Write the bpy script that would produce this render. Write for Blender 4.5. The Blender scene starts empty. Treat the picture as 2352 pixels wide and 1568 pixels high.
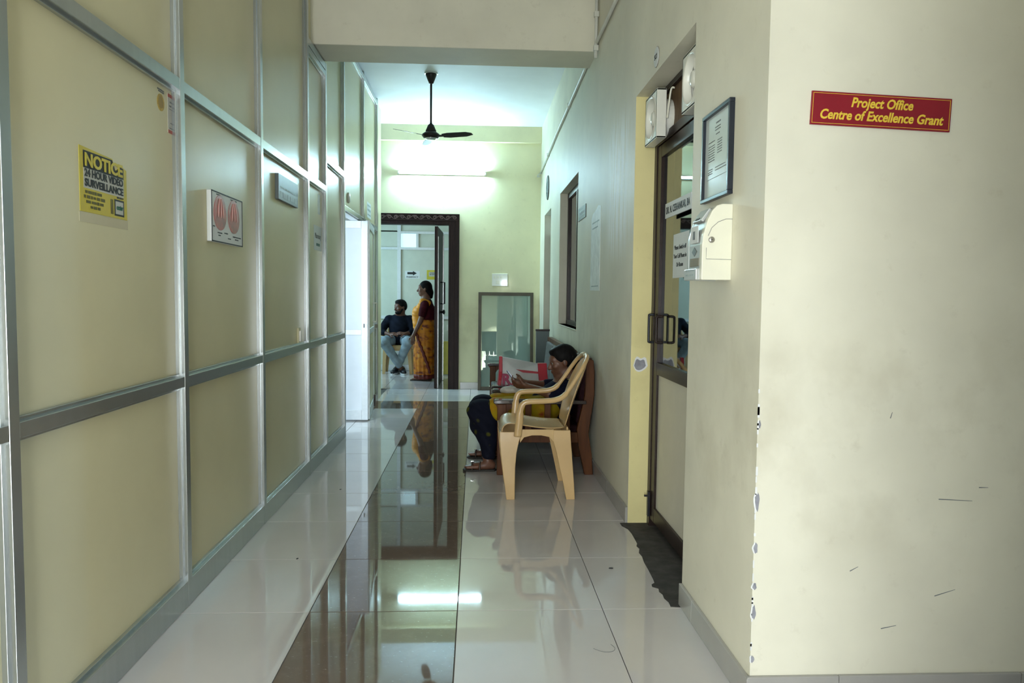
import bpy, bmesh, math, random
import numpy as np
from mathutils import Matrix, Vector
random.seed(7); np.random.seed(7)
scene = bpy.context.scene
COL = scene.collection
PI = math.pi

# ------------------------------------------------------------------ camera
def cam_basis(pitch, yaw, roll):
    f = Vector((math.sin(yaw)*math.cos(pitch), math.cos(yaw)*math.cos(pitch), -math.sin(pitch)))
    r = Vector((math.cos(yaw), -math.sin(yaw), 0)); u = r.cross(f)
    r2 = r*math.cos(roll)+u*math.sin(roll); u2 = -r*math.sin(roll)+u*math.cos(roll)
    return r2, u2, f
camd = bpy.data.cameras.new('camera'); cam = bpy.data.objects.new('camera', camd); COL.objects.link(cam)
camd.sensor_width = 36; camd.lens = 1683.5/2352*36; camd.clip_start = .02
_r, _u, _f = cam_basis(.0614, .0493, .0109)
M = Matrix.Identity(4)
for i in range(3):
    M[i][0] = _r[i]; M[i][1] = _u[i]; M[i][2] = -_f[i]
M[0][3], M[1][3], M[2][3] = 0, 0, 1.288
cam.matrix_world = M
scene.camera = cam

# ------------------------------------------------------------------ world, light, exposure
w = bpy.data.worlds.new('world'); scene.world = w; w.use_nodes = True
bg = w.node_tree.nodes['Background']; bg.inputs[0].default_value = (.62, .76, 1, 1); bg.inputs[1].default_value = .6
vs = scene.view_settings
vs.view_transform = 'Standard'; vs.look = 'None'; vs.exposure = .2; vs.gamma = 1; vs.use_curve_mapping = False
scene.cycles.use_denoising = True
scene.cycles.max_bounces = 6; scene.cycles.diffuse_bounces = 4; scene.cycles.glossy_bounces = 3
scene.cycles.transmission_bounces = 4; scene.cycles.use_adaptive_sampling = True; scene.cycles.adaptive_threshold = .06; scene.cycles.sample_clamp_indirect = 6
scene.cycles.caustics_reflective = False; scene.cycles.caustics_refractive = False

def area(name, loc, target, sx, sy, power, col):
    d = bpy.data.lights.new(name, 'AREA'); d.shape = 'RECTANGLE'; d.size = sx; d.size_y = sy
    d.energy = power; d.color = col
    o = bpy.data.objects.new(name, d); COL.objects.link(o); o.location = loc
    o.rotation_euler = (Vector(target)-Vector(loc)).to_track_quat('-Z', 'Y').to_euler()
    return o
# added unseen lamps for assumed daylight: behind the camera, on the right,
# inside the room behind the left partition and in the far room
area('assumed_rear_daylight', (-.56, -1.3, .95), (-.1, 2.6, .9), 1.0, 1.8, 108, (.88, .95, 1))  # added lamp standing free in the lobby, with no opening around it
area('assumed_side_door_daylight', (7.6, 2.03, 2.5), (-1.1, 2.0, .9), .26, .3, 75, (.25, .5, 1))  # distant unseen lamp for daylight assumed through a right-hand doorway
area('assumed_lobby_skylight', (3.0, 1.5, 1.35), (0, 1.5, 1.2), .9, 2.0, .6, (.5, .72, 1))  # weak blue lamp added for skylight assumed from the right
area('assumed_side_room_daylight', (-2.35, 4.62, 1.45), (-1.5, 8, .9), 1.1, 1.7, 72, (.66, .85, 1))  # lamp added inside the closed side room for an assumed window
area('assumed_far_room_daylight', (-2.62, 11.4, 1.7), (0, 11.6, .9), 1.4, 1.6, 42, (.5, .8, 1))  # unseen lamp standing in for daylight assumed in the far room
area('lobby_fill_light', (-.25, -1.0, 3.5), (-.25, -1.0, 0), .25, 1.2, 18, (.85, .94, 1))  # added, unseen lamp that fills in light on the lobby and front face

g_ = area('gate_fill_light', (.62, -2.2, 3.4), (.62, -3.02, .55), .3, .3, 150, (1, .98, .92)); g_.data.spread = .62  # added, unseen lamp to brighten the gate for the panel's reflection

# ------------------------------------------------------------------ materials
def nodes_of(name):
    m = bpy.data.materials.new(name); m.use_nodes = True
    nt = m.node_tree; b = nt.nodes['Principled BSDF']
    return m, nt, b
def N(nt, t, **kw):
    n = nt.nodes.new(t)
    for k, v in kw.items(): setattr(n, k, v)
    return n
def ramp(nt, fac, stops):
    r = N(nt, 'ShaderNodeValToRGB'); e = r.color_ramp.elements
    e[0].position, e[0].color = stops[0][0], (*stops[0][1], 1)
    e[1].position, e[1].color = stops[-1][0], (*stops[-1][1], 1)
    for p, c in stops[1:-1]:
        x = e.new(p); x.color = (*c, 1)
    nt.links.new(fac, r.inputs[0]); return r.outputs[0]
def noise(nt, scale, detail=4, stretch=None, rough=.55, coord='Object'):
    tc = N(nt, 'ShaderNodeTexCoord'); n = N(nt, 'ShaderNodeTexNoise')
    n.inputs['Scale'].default_value = scale; n.inputs['Detail'].default_value = detail
    n.inputs['Roughness'].default_value = rough
    if stretch:
        mp = N(nt, 'ShaderNodeMapping'); mp.inputs['Scale'].default_value = stretch
        nt.links.new(tc.outputs[coord], mp.inputs[0]); nt.links.new(mp.outputs[0], n.inputs[0])
    else: nt.links.new(tc.outputs[coord], n.inputs[0])
    return n.outputs[0]
def mixc(nt, fac, a, b):
    m = N(nt, 'ShaderNodeMix', data_type='RGBA')
    for s, v in ((0, fac), (6, a), (7, b)):
        if isinstance(v, (int, float)): m.inputs[s].default_value = v
        elif isinstance(v, tuple): m.inputs[s].default_value = (*v, 1)
        else: nt.links.new(v, m.inputs[s])
    return m.outputs[2]
def math_(nt, op, a, b=0.0, clamp=False):
    m = N(nt, 'ShaderNodeMath', operation=op, use_clamp=clamp)
    for s, v in ((0, a), (1, b)):
        if isinstance(v, (int, float)): m.inputs[s].default_value = v
        else: nt.links.new(v, m.inputs[s])
    return m.outputs[0]
def bump(nt, b, h, strength=.2, dist=.01):
    n = N(nt, 'ShaderNodeBump'); n.inputs['Strength'].default_value = strength; n.inputs['Distance'].default_value = dist
    nt.links.new(h, n.inputs['Height']); nt.links.new(n.outputs[0], b.inputs['Normal'])
def smoothbox(nt, v, lo, hi, s):
    a = N(nt, 'ShaderNodeMapRange', interpolation_type='SMOOTHSTEP'); b = N(nt, 'ShaderNodeMapRange', interpolation_type='SMOOTHSTEP')
    for x, (p, q) in ((a, (lo, lo+s)), (b, (hi, hi-s))):
        x.inputs[1].default_value = p; x.inputs[2].default_value = q; nt.links.new(v, x.inputs[0])
    return math_(nt, 'MULTIPLY', a.outputs[0], b.outputs[0])

def plain(name, col, rough=.5, metal=0, var=.12, scale=8, spec=.5, stretch=None, bmp=0, coat=0):
    m, nt, b = nodes_of(name)
    f = noise(nt, scale, 4, stretch)
    lo = tuple(c*(1-var) for c in col); hi = tuple(min(1, c*(1+var)) for c in col)
    nt.links.new(ramp(nt, f, [(.3, lo), (.7, hi)]), b.inputs['Base Color'])
    b.inputs['Roughness'].default_value = rough; b.inputs['Metallic'].default_value = metal
    b.inputs['Specular IOR Level'].default_value = spec
    b.inputs['Coat Weight'].default_value = coat
    if bmp: bump(nt, b, f, bmp, .004)
    return m
def emit(name, col, strength):
    m, nt, b = nodes_of(name)
    f = noise(nt, 3, 2); c = ramp(nt, f, [(.3, tuple(x*.97 for x in col)), (.7, col)])
    nt.links.new(c, b.inputs['Base Color']); nt.links.new(c, b.inputs['Emission Color'])
    b.inputs['Emission Strength'].default_value = strength
    return m

def wall_mat(name, col, patch=False):
    m, nt, b = nodes_of(name)
    geo = N(nt, 'ShaderNodeNewGeometry'); sep = N(nt, 'ShaderNodeSeparateXYZ'); nt.links.new(geo.outputs['Position'], sep.inputs[0])
    n1 = noise(nt, 1.6, 5); n2 = noise(nt, 14, 5, rough=.65); n3 = noise(nt, 4, 6, (1, 1, .8))
    c = ramp(nt, n1, [(.3, tuple(x*.88 for x in col)), (.7, tuple(min(1, x*1.06) for x in col))])
    dirt = ramp(nt, n2, [(.60, (0, 0, 0)), (.78, (1, 1, 1))])
    c = mixc(nt, math_(nt, 'MULTIPLY', dirt, .28), c, tuple(x*y for x, y in zip(col, (.62, .58, .5))))
    # hand and shoulder grime at sitting height
    grime = math_(nt, 'MULTIPLY', smoothbox(nt, sep.outputs[2], .35, 1.35, .35), ramp(nt, n3, [(.45, (0, 0, 0)), (.75, (1, 1, 1))]))
    c = mixc(nt, math_(nt, 'MULTIPLY', grime, .5), c, tuple(x*y for x, y in zip(col, (.6, .57, .5))))
    if patch:   # pale streaks of dried filler and damp beside the door
        st = noise(nt, 9, 6, (1, 2.6, .28), .6)
        mk = math_(nt, 'MULTIPLY', smoothbox(nt, sep.outputs[1], 4.1, 5.05, .35), smoothbox(nt, sep.outputs[2], 1.45, 2.5, .3))
        mk = math_(nt, 'MULTIPLY', mk, ramp(nt, st, [(.38, (0, 0, 0)), (.5, (1, 1, 1))]))
        c = mixc(nt, math_(nt, 'MULTIPLY', smoothbox(nt, sep.outputs[1], 4.0, 5.9, .5), .22), c, tuple(x*.6 for x in col))
        c = mixc(nt, mk, c, (.93, .95, .92))
    nt.links.new(c, b.inputs['Base Color'])
    b.inputs['Roughness'].default_value = .55; b.inputs['Specular IOR Level'].default_value = .3
    return m
CREAM = (.80, .765, .62)
M_wall = wall_mat('cream_wall_paint', CREAM)
M_wallr = wall_mat('cream_wall_paint_with_damp_streaks', CREAM, True)
M_yell = wall_mat('yellow_wall_paint', (.82, .77, .50))
M_ceil = plain('white_ceiling_paint', (.88, .90, .92), .7, var=.04, scale=2)
M_dark = plain('unlit_interior_dark', (.06, .055, .05), .8)
M_roomw = plain('side_room_white_paint', (.78, .80, .8), .6, var=.04)

def tile_mat(name, col, fleck=None, rough=.028):
    m, nt, b = nodes_of(name)
    n1 = noise(nt, 2.2, 6, coord='Object'); n2 = noise(nt, 60, 3)
    c = ramp(nt, n1, [(.3, tuple(x*.95 for x in col)), (.7, tuple(x*1.04 for x in col))])
    if fleck:
        fl = noise(nt, 38, 2, (1, 2.4, 1), .7)
        c = mixc(nt, ramp(nt, fl, [(.66, (0, 0, 0)), (.74, (1, 1, 1))]), c, fleck)
        fl2 = noise(nt, 9, 4, None, .7)
        c = mixc(nt, math_(nt, 'MULTIPLY', ramp(nt, fl2, [(.5, (0, 0, 0)), (.75, (1, 1, 1))]), .35), c, tuple(x*1.7 for x in col))
    nt.links.new(c, b.inputs['Base Color'])
    nt.links.new(ramp(nt, n1, [(.3, (rough*.8,)*3), (.7, (rough*1.5,)*3)]), b.inputs['Roughness'])
    b.inputs['IOR'].default_value = 1.55
    return m
M_tile = tile_mat('polished_offwhite_tile', (.62, .585, .57))
M_brown = tile_mat('polished_brown_tile', (.155, .112, .085), (.34, .29, .24), .026)
M_grout = plain('dark_grout', (.10, .09, .08), .9)
M_skirt = plain('grey_skirting_tile', (.40, .385, .355), .2, var=.06, scale=4)
M_cement = plain('rough_dark_cement', (.055, .05, .045), .85, var=.45, scale=14, bmp=.6)

M_lam = plain('beige_laminate', (.66, .61, .39), .30, var=.03, scale=3, spec=.2)
M_alu = plain('brushed_aluminium', (.46, .49, .49), .26, .85, var=.05, scale=30, stretch=(1, 1, .05))
M_alul = plain('pale_aluminium', (.70, .73, .74), .42, .35, var=.04, scale=30)
M_whitelam = plain('white_laminate', (.80, .83, .86), .3, var=.02)
M_bronze = plain('dark_bronze_aluminium', (.026, .015, .012), .35, .1, var=.2, scale=20, spec=.28)
M_ply = plain('brown_plywood', (.13, .075, .035), .6, var=.3, scale=6, stretch=(1, 6, 1))
M_wood = plain('dark_stained_wood', (.065, .026, .013), .28, var=.35, scale=9, stretch=(1, 1, .2), coat=.3)
M_doorwood = plain('carved_dark_door_wood', (.022, .010, .009), .45, var=.35, scale=10, stretch=(6, 6, .5), spec=.15)
M_chairwood = plain('brown_varnished_wood', (.10, .034, .010), .45, var=.3, scale=8, stretch=(3, 3, .4), spec=.2)
M_blackwood = plain('black_lacquered_armrest', (.03, .018, .014), .2, var=.3, coat=.5)
M_panelframe = plain('olive_brown_frame', (.07, .052, .03), .5, var=.2)
M_white = plain('white_plastic', (.80, .79, .70), .3, var=.03)
M_offw = plain('ivory_plastic', (.79, .77, .63), .34, var=.03)
M_silver = plain('silver_plastic', (.52, .54, .52), .3, .25, var=.05)
M_black = plain('black_plastic', (.012, .013, .018), .35, var=.3)
M_navyfr = plain('black_frame', (.014, .018, .028), .3, var=.3)
M_paper = plain('white_paper', (.72, .74, .72), .6, var=.03)
M_wornpaper = plain('worn_white_paper', (.84, .88, .85), .5, var=.12, scale=18)
M_greyplate = plain('grey_plaque', (.15, .18, .185), .42, 0, var=.08, spec=.2)
M_ink = plain('black_ink', (.012, .012, .012), .6, var=.2)
M_greyink = plain('grey_ink', (.17, .18, .18), .6, var=.2)
M_paleink = plain('pale_engraving', (.36, .42, .42), .5, var=.1, spec=.2)
M_signyel = plain('notice_yellow', (.56, .46, .03), .5, var=.1)
M_signgrey = plain('notice_grey_white', (.50, .49, .43), .5, var=.06)
M_green = plain('green_ink', (.01, .10, .06), .6)
M_gold = plain('gold_sticker', (.47, .30, .035), .4, .2, var=.25, scale=60)
M_redink = plain('red_ink', (.38, .07, .04), .5, var=.2)
M_maroon = plain('maroon_sign_board', (.24, .012, .022), .35, var=.1, scale=3)
M_signgold = plain('yellow_sign_lettering', (.80, .56, .06), .4, var=.08)
M_flesh = plain('red_tissue_print', (.36, .035, .03), .3, var=.45, scale=22)
M_steel = plain('steel', (.42, .4, .36), .3, .8)
M_fan = plain('dark_brown_enamel', (.018, .013, .012), .4, var=.15, spec=.25)
M_chrome = plain('chrome', (.75, .75, .75), .15, 1)
M_pvc = plain('white_pvc_conduit', (.70, .70, .62), .45, var=.06)
M_curtain = plain('pale_curtain', (.62, .60, .66), .8, var=.2, scale=10, stretch=(1, 8, .4))
M_chip = plain('grey_exposed_plaster', (.30, .30, .33), .9, var=.2, scale=40)
M_chipw = plain('white_primer_edge', (.82, .82, .80), .8, var=.05)
M_tube = emit('lit_fluorescent_tube', (.52, .85, 1.0), 440)
M_led = emit('lit_white_indicator', (.75, .85, 1), 14)
M_pane = emit('lit_window_pane', (.62, .86, .92), .75)
M_pane.node_tree.nodes['Principled BSDF'].inputs['Roughness'].default_value = .3
M_phone = emit('lit_phone_screen', (.6, .7, 1), .6)
M_plastic = plain('cream_moulded_plastic', (.62, .415, .19), .28, var=.07, scale=5, coat=.2)
M_cush = plain('dark_maroon_upholstery', (.03, .011, .014), .8, var=.35, scale=40, spec=.1)
M_greycush = plain('grey_upholstery', (.17, .17, .17), .8, var=.2, scale=30, spec=.15)
M_gate = plain('white_gate_paint', (.85, .87, .83), .4)
M_hedge = plain('dark_green_wall_paint', (.05, .085, .06), .8, var=.3)
M_yboard = plain('yellow_board', (.50, .42, .07), .5, var=.1)
M_bagw = plain('white_printed_bag', (.62, .63, .64), .42, var=.06)
M_bagr = plain('red_printed_bag', (.42, .012, .03), .4, var=.15)
M_cloth = plain('white_cotton_cloth', (.56, .53, .48), .85, var=.12, scale=20)

def glass_mat(name, tint, rough=.01):
    m, nt, b = nodes_of(name)
    f = noise(nt, 4, 2)
    nt.links.new(ramp(nt, f, [(.3, tuple(x*.97 for x in tint)), (.7, tint)]), b.inputs['Base Color'])
    b.inputs['Transmission Weight'].default_value = 1; b.inputs['Roughness'].default_value = rough; b.inputs['IOR'].default_value = 1.52
    return m
M_glass = glass_mat('door_glass', (.75, .85, .85))
m, nt, b = nodes_of('silvered_green_glass'); M_mirror = m
f = noise(nt, 3, 3); nt.links.new(ramp(nt, f, [(.3, (.36, .46, .40)), (.7, (.40, .50, .44))]), b.inputs['Base Color'])
b.inputs['Roughness'].default_value = .008; b.inputs['Metallic'].default_value = .45

# ------------------------------------------------------------------ helpers
def link(o, parent=None):
    COL.objects.link(o)
    if parent is not None: o.parent = parent
    return o
def tag(o, label=None, cat=None, group=None, kind=None):
    if label: o['label'] = label
    if cat: o['category'] = cat
    if group: o['group'] = group
    if kind: o['kind'] = kind
    return o
def empty(name, loc=(0, 0, 0), rz=0, label=None, cat=None, group=None, kind=None):
    o = bpy.data.objects.new(name, None); o.location = loc; o.rotation_euler = (0, 0, rz); o.empty_display_size = .1
    COL.objects.link(o); return tag(o, label, cat, group, kind)
def obj(name, bm, mat, parent=None, smooth=False, bevel=0, seg=2):
    me = bpy.data.meshes.new(name); bm.normal_update(); bm.to_mesh(me); bm.free()
    if smooth:
        for p in me.polygons: p.use_smooth = True
    for mm in (mat if isinstance(mat, (list, tuple)) else [mat]): me.materials.append(mm)
    o = link(bpy.data.objects.new(name, me), parent)
    if bevel:
        b = o.modifiers.new('bevel', 'BEVEL'); b.width = bevel; b.segments = seg; b.limit_method = 'ANGLE'
    return o
def BM(): return bmesh.new()
def box(bm, lo, hi, mat=None):
    x0, y0, z0 = lo; x1, y1, z1 = hi
    v = [bm.verts.new(p) for p in ((x0, y0, z0), (x1, y0, z0), (x1, y1, z0), (x0, y1, z0), (x0, y0, z1), (x1, y0, z1), (x1, y1, z1), (x0, y1, z1))]
    if mat is not None:
        for q in v: q.co = mat @ q.co
    for f in ((0, 3, 2, 1), (4, 5, 6, 7), (0, 1, 5, 4), (1, 2, 6, 5), (2, 3, 7, 6), (3, 0, 4, 7)): bm.faces.new([v[i] for i in f])
    return bm
def B(name, lo, hi, mat, parent=None, bevel=0, **k): return obj(name, box(BM(), lo, hi), mat, parent, bevel=bevel, **k)
def boxes(name, L, mat, parent=None, bevel=0):
    bm = BM()
    for lo, hi in L: box(bm, lo, hi)
    return obj(name, bm, mat, parent, bevel=bevel)
def frame_axis(d):
    d = Vector(d).normalized(); a = Vector((0, 0, 1)) if abs(d.z) < .9 else Vector((1, 0, 0))
    u = d.cross(a).normalized(); return u, d.cross(u).normalized()
def tube(bm, pts, r, n=10, cap=True):
    pts = [Vector(p) for p in pts]; rs = r if isinstance(r, (list, tuple)) else [r]*len(pts); rings = []
    u = None
    for i, p in enumerate(pts):
        d = (pts[min(i+1, len(pts)-1)]-pts[max(i-1, 0)]).normalized()
        if u is None: u, _ = frame_axis(d)
        u = (u-d*u.dot(d)).normalized(); v = d.cross(u)
        rings.append([bm.verts.new(p+(u*math.cos(2*PI*k/n)+v*math.sin(2*PI*k/n))*rs[i]) for k in range(n)])
    for a, b in zip(rings, rings[1:]):
        for k in range(n): bm.faces.new((a[k], a[(k+1) % n], b[(k+1) % n], b[k]))
    if cap: bm.faces.new(rings[0][::-1]); bm.faces.new(rings[-1])
    return bm
def lathe(bm, prof, c=(0, 0, 0), n=28, axis='Z'):
    c = Vector(c); rings = []
    for r, h in prof:
        ring = []
        for k in range(n):
            a = 2*PI*k/n; x, y = r*math.cos(a), r*math.sin(a)
            p = {'Z': (x, y, h), 'X': (h, x, y), 'Y': (x, h, y)}[axis]
            ring.append(bm.verts.new(c+Vector(p)))
        rings.append(ring)
    for a, b in zip(rings, rings[1:]):
        for k in range(n): bm.faces.new((a[k], a[(k+1) % n], b[(k+1) % n], b[k]))
    bm.faces.new(rings[0][::-1]); bm.faces.new(rings[-1])
    bmesh.ops.recalc_face_normals(bm, faces=bm.faces); return bm
def prism(bm, poly, basis):
    """extrude a 2-D outline: basis = (origin, u, v, thickness vector)"""
    o, u, v, t = map(Vector, basis)
    a = [bm.verts.new(o+u*p[0]+v*p[1]) for p in poly]; b = [bm.verts.new(o+u*p[0]+v*p[1]+t) for p in poly]
    n = len(poly)
    bm.faces.new(a[::-1]); bm.faces.new(b)
    for i in range(n): bm.faces.new((a[i], a[(i+1) % n], b[(i+1) % n], b[i]))
    bmesh.ops.recalc_face_normals(bm, faces=bm.faces); return bm
def loft(bm, sections, closed=True, cap=True):
    R = [[bm.verts.new(p) for p in s] for s in sections]; n = len(R[0])
    for a, b in zip(R, R[1:]):
        for k in range(n if closed else n-1): bm.faces.new((a[k], a[(k+1) % n], b[(k+1) % n], b[k]))
    if cap and closed: bm.faces.new(R[0][::-1]); bm.faces.new(R[-1])
    bmesh.ops.recalc_face_normals(bm, faces=bm.faces); return bm
def copy_tree(o, parent=None):
    c = o.copy(); COL.objects.link(c); c.parent = parent
    for ch in list(o.children): copy_tree(ch, c)
    return c
def catmull(P, n=6):
    P = [Vector(p) for p in P]; out = []
    for i in range(len(P)-1):
        p0, p1, p2, p3 = P[max(i-1, 0)], P[i], P[i+1], P[min(i+2, len(P)-1)]
        for k in range(n):
            t = k/n
            out.append(.5*((2*p1)+(p2-p0)*t+(2*p0-5*p1+4*p2-p3)*t*t+(3*p1-p0-3*p2+p3)*t**3))
    return out+[P[-1]]
# surfaces: facing frames (origin, right, up, normal)
LEFT = (Vector((0, 1, 0)), Vector((0, 0, 1)), Vector((1, 0, 0)))
RIGHT = (Vector((0, -1, 0)), Vector((0, 0, 1)), Vector((-1, 0, 0)))
FAR = (Vector((1, 0, 0)), Vector((0, 0, 1)), Vector((0, -1, 0)))
def text(name, body, size, origin, fr, mat, parent, align='CENTER', bold=0.0, shear=0.0, width=None, rot=0, depth=.0006, spacing=1.0, line=1.0):
    cu = bpy.data.curves.new(name, 'FONT'); cu.body = body; cu.size = size; cu.align_x = align; cu.align_y = 'CENTER'
    cu.offset = bold; cu.shear = shear; cu.extrude = depth; cu.resolution_u = 3; cu.space_character = spacing; cu.space_line = line
    t = bpy.data.objects.new('tmp', cu); COL.objects.link(t)
    dg = bpy.context.evaluated_depsgraph_get(); me = bpy.data.meshes.new_from_object(t.evaluated_get(dg))
    bpy.data.objects.remove(t); bpy.data.curves.remove(cu)
    me.name = name; me.materials.clear(); me.materials.append(mat)
    u, v, n = fr
    if rot: u, v = u*math.cos(rot)+v*math.sin(rot), v*math.cos(rot)-u*math.sin(rot)
    xs = [q.co.x for q in me.vertices]; sx = 1
    if width and xs: sx = width/(max(xs)-min(xs))
    for q in me.vertices: q.co = Vector(origin)+u*(q.co.x*sx)+v*q.co.y+n*(q.co.z+depth)
    return link(bpy.data.objects.new(name, me), parent)
def plate(name, c, fr, wd, ht, th, mat, parent=None, rot=0, bevel=0):
    """thin board: c = centre on the wall plane, grows along the normal"""
    u, v, n = fr
    if rot: u, v = u*math.cos(rot)+v*math.sin(rot), v*math.cos(rot)-u*math.sin(rot)
    bm = prism(BM(), [(-wd/2, -ht/2), (wd/2, -ht/2), (wd/2, ht/2), (-wd/2, ht/2)], (c, u, v, n*th))
    return obj(name, bm, mat, parent, bevel=bevel)
def poly(name, pts, c, fr, th, mat, parent=None):
    u, v, n = fr
    return obj(name, prism(BM(), pts, (c, u, v, n*th)), mat, parent)
def scribble(name, rows, c, fr, mat, parent, th=.0008, seed=1):
    """rows of small strokes standing for lines of print too small to read: (u0, u1, v, height)"""
    rr = random.Random(seed); bm = BM(); u, v, n = fr
    for u0, u1, vv, h in rows:
        x = u0
        while x < u1-h*.3:
            wd = min(rr.uniform(.8, 3.2)*h, u1-x); k = rr.uniform(.75, 1)*h
            prism(bm, [(x, vv-k/2), (x+wd, vv-k/2), (x+wd, vv+k/2), (x, vv+k/2)], (c, u, v, n*th)); x += wd+h*rr.uniform(.25, .6)
    return tag(obj(name, bm, mat, parent), kind='stuff')

# ================================================================== THE SETTING
LX, RX, FY, CZ = -1.172, .875, 10.12, 3.585     # mullion front, right wall, far wall, ceiling
X0, Y0, TW = -.6668, 2.938, .6                  # floor tile grid
floor = tag(B('floor', (-3.4, -5.2, -.12), (8.2, 12.9, -.006), M_grout), kind='structure')
def tile(x0, x1, y0, y1, mat, cache={}):
    g = .0016; k = (round(x1-x0, 4), round(y1-y0, 4), mat.name)
    if k not in cache:
        a, c = (x1-x0)/2-g, (y1-y0)/2-g; bm = box(BM(), (-a, -c, -.009), (a, c, -.0009)); e = .0012
        bm2 = bmesh.new(); bm.free()
        lo = [(-a, -c), (a, -c), (a, c), (-a, c)]; hi = [(-a+e, -c+e), (a-e, -c+e), (a-e, c-e), (-a+e, c-e)]
        loft(bm2, [[(x, y, -.009) for x, y in lo], [(x, y, -.001) for x, y in lo], [(x, y, 0) for x, y in hi]])
        me = bpy.data.meshes.new('tile'); bm2.to_mesh(me); bm2.free(); me.materials.append(mat); cache[k] = me
    o = bpy.data.objects.new('floor_tile', cache[k]); o.location = ((x0+x1)/2, (y0+y1)/2, 0); link(o, floor)
for n in range(-5, 17):
    y0 = Y0+TW*n; y1 = min(y0+TW, 12.62)
    if y1-y0 < .1: continue
    far_room = y0 > 10.0
    cols = [(-1.215, X0), (X0, X0+TW), (X0+TW, X0+2*TW), (X0+2*TW, .99)]
    if far_room: cols = [(X0-TW*2, X0-TW), (X0-TW, X0), (X0, X0+TW), (X0+TW, X0+2*TW)]
    if y1 < 2.6: cols = cols[:3]+[(X0+2*TW, X0+3*TW), (X0+3*TW, X0+4*TW)]
    for i, (a, c) in enumerate(cols):
        br = (i == 1 and n < 9) or n == 9
        if far_room: br = False
        tile(a, c, y0, y1, M_brown if br else M_tile)
for y in (6.538, 7.138, 7.738):
    for k in range(2): tile(-1.215-TW*(k+1), -1.215-TW*k, y, y+TW, M_tile)

ceiling = tag(boxes('ceiling', [((-1.35, -5.2, CZ), (3.3, 10.12, CZ+.12)), ((-3.4, 10.34, 3.2), (1.2, 12.9, 3.32)), ((-3.4, 4.4, CZ+.001), (-1.25, 9.4, CZ+.12))], M_ceil), kind='structure')
# right wall with the near door recess, the window and the far door recess
D0, D1, DT = 2.98, 4.09, 2.396        # near door recess
W0, W1, WB, WT = 6.38, 7.76, 1.005, 2.37
E0, E1, ET = 8.70, 9.52, 2.335
T = .23
wr = tag(boxes('wall_right', [((RX, 2.444, 0), (RX+T, D0, CZ)), ((RX, D0, DT), (RX+T, D1, CZ)), ((RX, D1, 0), (RX+T, W0, CZ)),
     ((RX, W0, 0), (RX+T, W1, WB)), ((RX, W0, WT), (RX+T, W1, CZ)), ((RX, W1, 0), (RX+T, E0, CZ)), ((RX, E0, ET), (RX+T, E1, CZ)),
     ((RX, E1, 0), (RX+T, 10.12, CZ))], M_wallr), kind='structure')
wf = tag(boxes('wall_front', [((RX, 2.214, 0), (3.1, 2.444, CZ))], M_wall), kind='structure')
# unlit rooms behind the right wall: their darkness is put into the colour
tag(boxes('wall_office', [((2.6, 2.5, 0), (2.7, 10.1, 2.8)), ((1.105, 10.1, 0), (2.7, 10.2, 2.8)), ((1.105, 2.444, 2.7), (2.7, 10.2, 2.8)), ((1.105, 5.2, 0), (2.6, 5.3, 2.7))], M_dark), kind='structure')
# unseen lobby around the camera; jutting wall added to shade wall_front, side doorway assumed
tag(boxes('wall_lobby_and_blocker', [((3.1, 2.15, 0), (3.25, 2.444, CZ)), ((3.1, .68, 2.07), (3.25, 2.15, CZ)), ((.55, .54, 0), (3.25, .68, CZ)),
     ((1.3, -3.15, 0), (1.45, .54, CZ)), ((.18, -3.15, 2.25), (1.3, -3.0, CZ)), ((-1.35, -3.15, 0), (.18, -3.0, CZ)), ((-1.35, -3.0, 0), (-1.22, .5, CZ))], M_wall), kind='structure')
tag(B('wall_yard', (-1.5, -4.9, 0), (3.2, -4.75, 3.6), M_hedge), kind='structure')
# beam across the corridor and the far wall
tag(B('trim_1', (LX-.05, 5.46, 3.085), (RX+.02, 5.86, CZ+.02), M_wall, bevel=.006), kind='structure')
wfar = tag(boxes('wall_far', [((-.30, FY, 0), (1.11, FY+T, CZ)), ((-1.46, FY, 2.33), (-.30, FY+T, CZ)), ((-3.4, FY, 0), (-1.46, FY+T, CZ))], M_yell), kind='structure')
tag(B('trim_2', (-1.45, FY-.05, 3.37), (RX, FY+.02, CZ+.01), M_yell, bevel=.004), kind='structure')
# room behind the left partition, and the far room
tag(boxes('wall_side_room', [((-3.4, 4.3, 0), (-1.26, 4.4, CZ)), ((-3.4, 4.4, 0), (-3.3, 9.4, CZ)), ((-3.3, 9.3, 0), (-1.24, 9.4, CZ))], M_roomw), kind='structure')
tag(boxes('wall_far_room', [((1.1, 10.35, 0), (1.2, 12.9, 3.2)), ((-3.0, 10.35, 0), (-2.9, 12.9, 3.2)), ((-3.0, 12.72, 0), (1.2, 12.85, 3.2))], M_wall), kind='structure')

# skirting tiles along the right wall and the front face
sk = empty('baseboard_right', kind='structure')
def skirt(y0, y1):
    y = y0
    while y < y1-.02:
        e = min(y+.6, y1); B('skirting_tile', (RX-.014, y+.0012, .0004), (RX-.0002, e-.0012, .092), M_skirt, sk, bevel=.002); y = e
skirt(2.20, D0); skirt(D1, E0); skirt(E1, FY)
sf = empty('baseboard_front', kind='structure')
for i, x in enumerate((RX-.012, 1.16, 1.76, 2.36)):
    e = (1.16, 1.76, 2.36, 3.0)[i]; B('skirting_tile', (x, 2.20, .0004), (e-.002, 2.2138, .098), M_skirt, sf, bevel=.002)
B('skirting_tile', (-.215, FY-.012, .0004), (.3, FY-.0002, .095), M_skirt, sk, bevel=.002)
B('skirting_tile', (.302, FY-.012, .0004), (.86, FY-.0002, .095), M_skirt, sk, bevel=.002)

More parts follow.
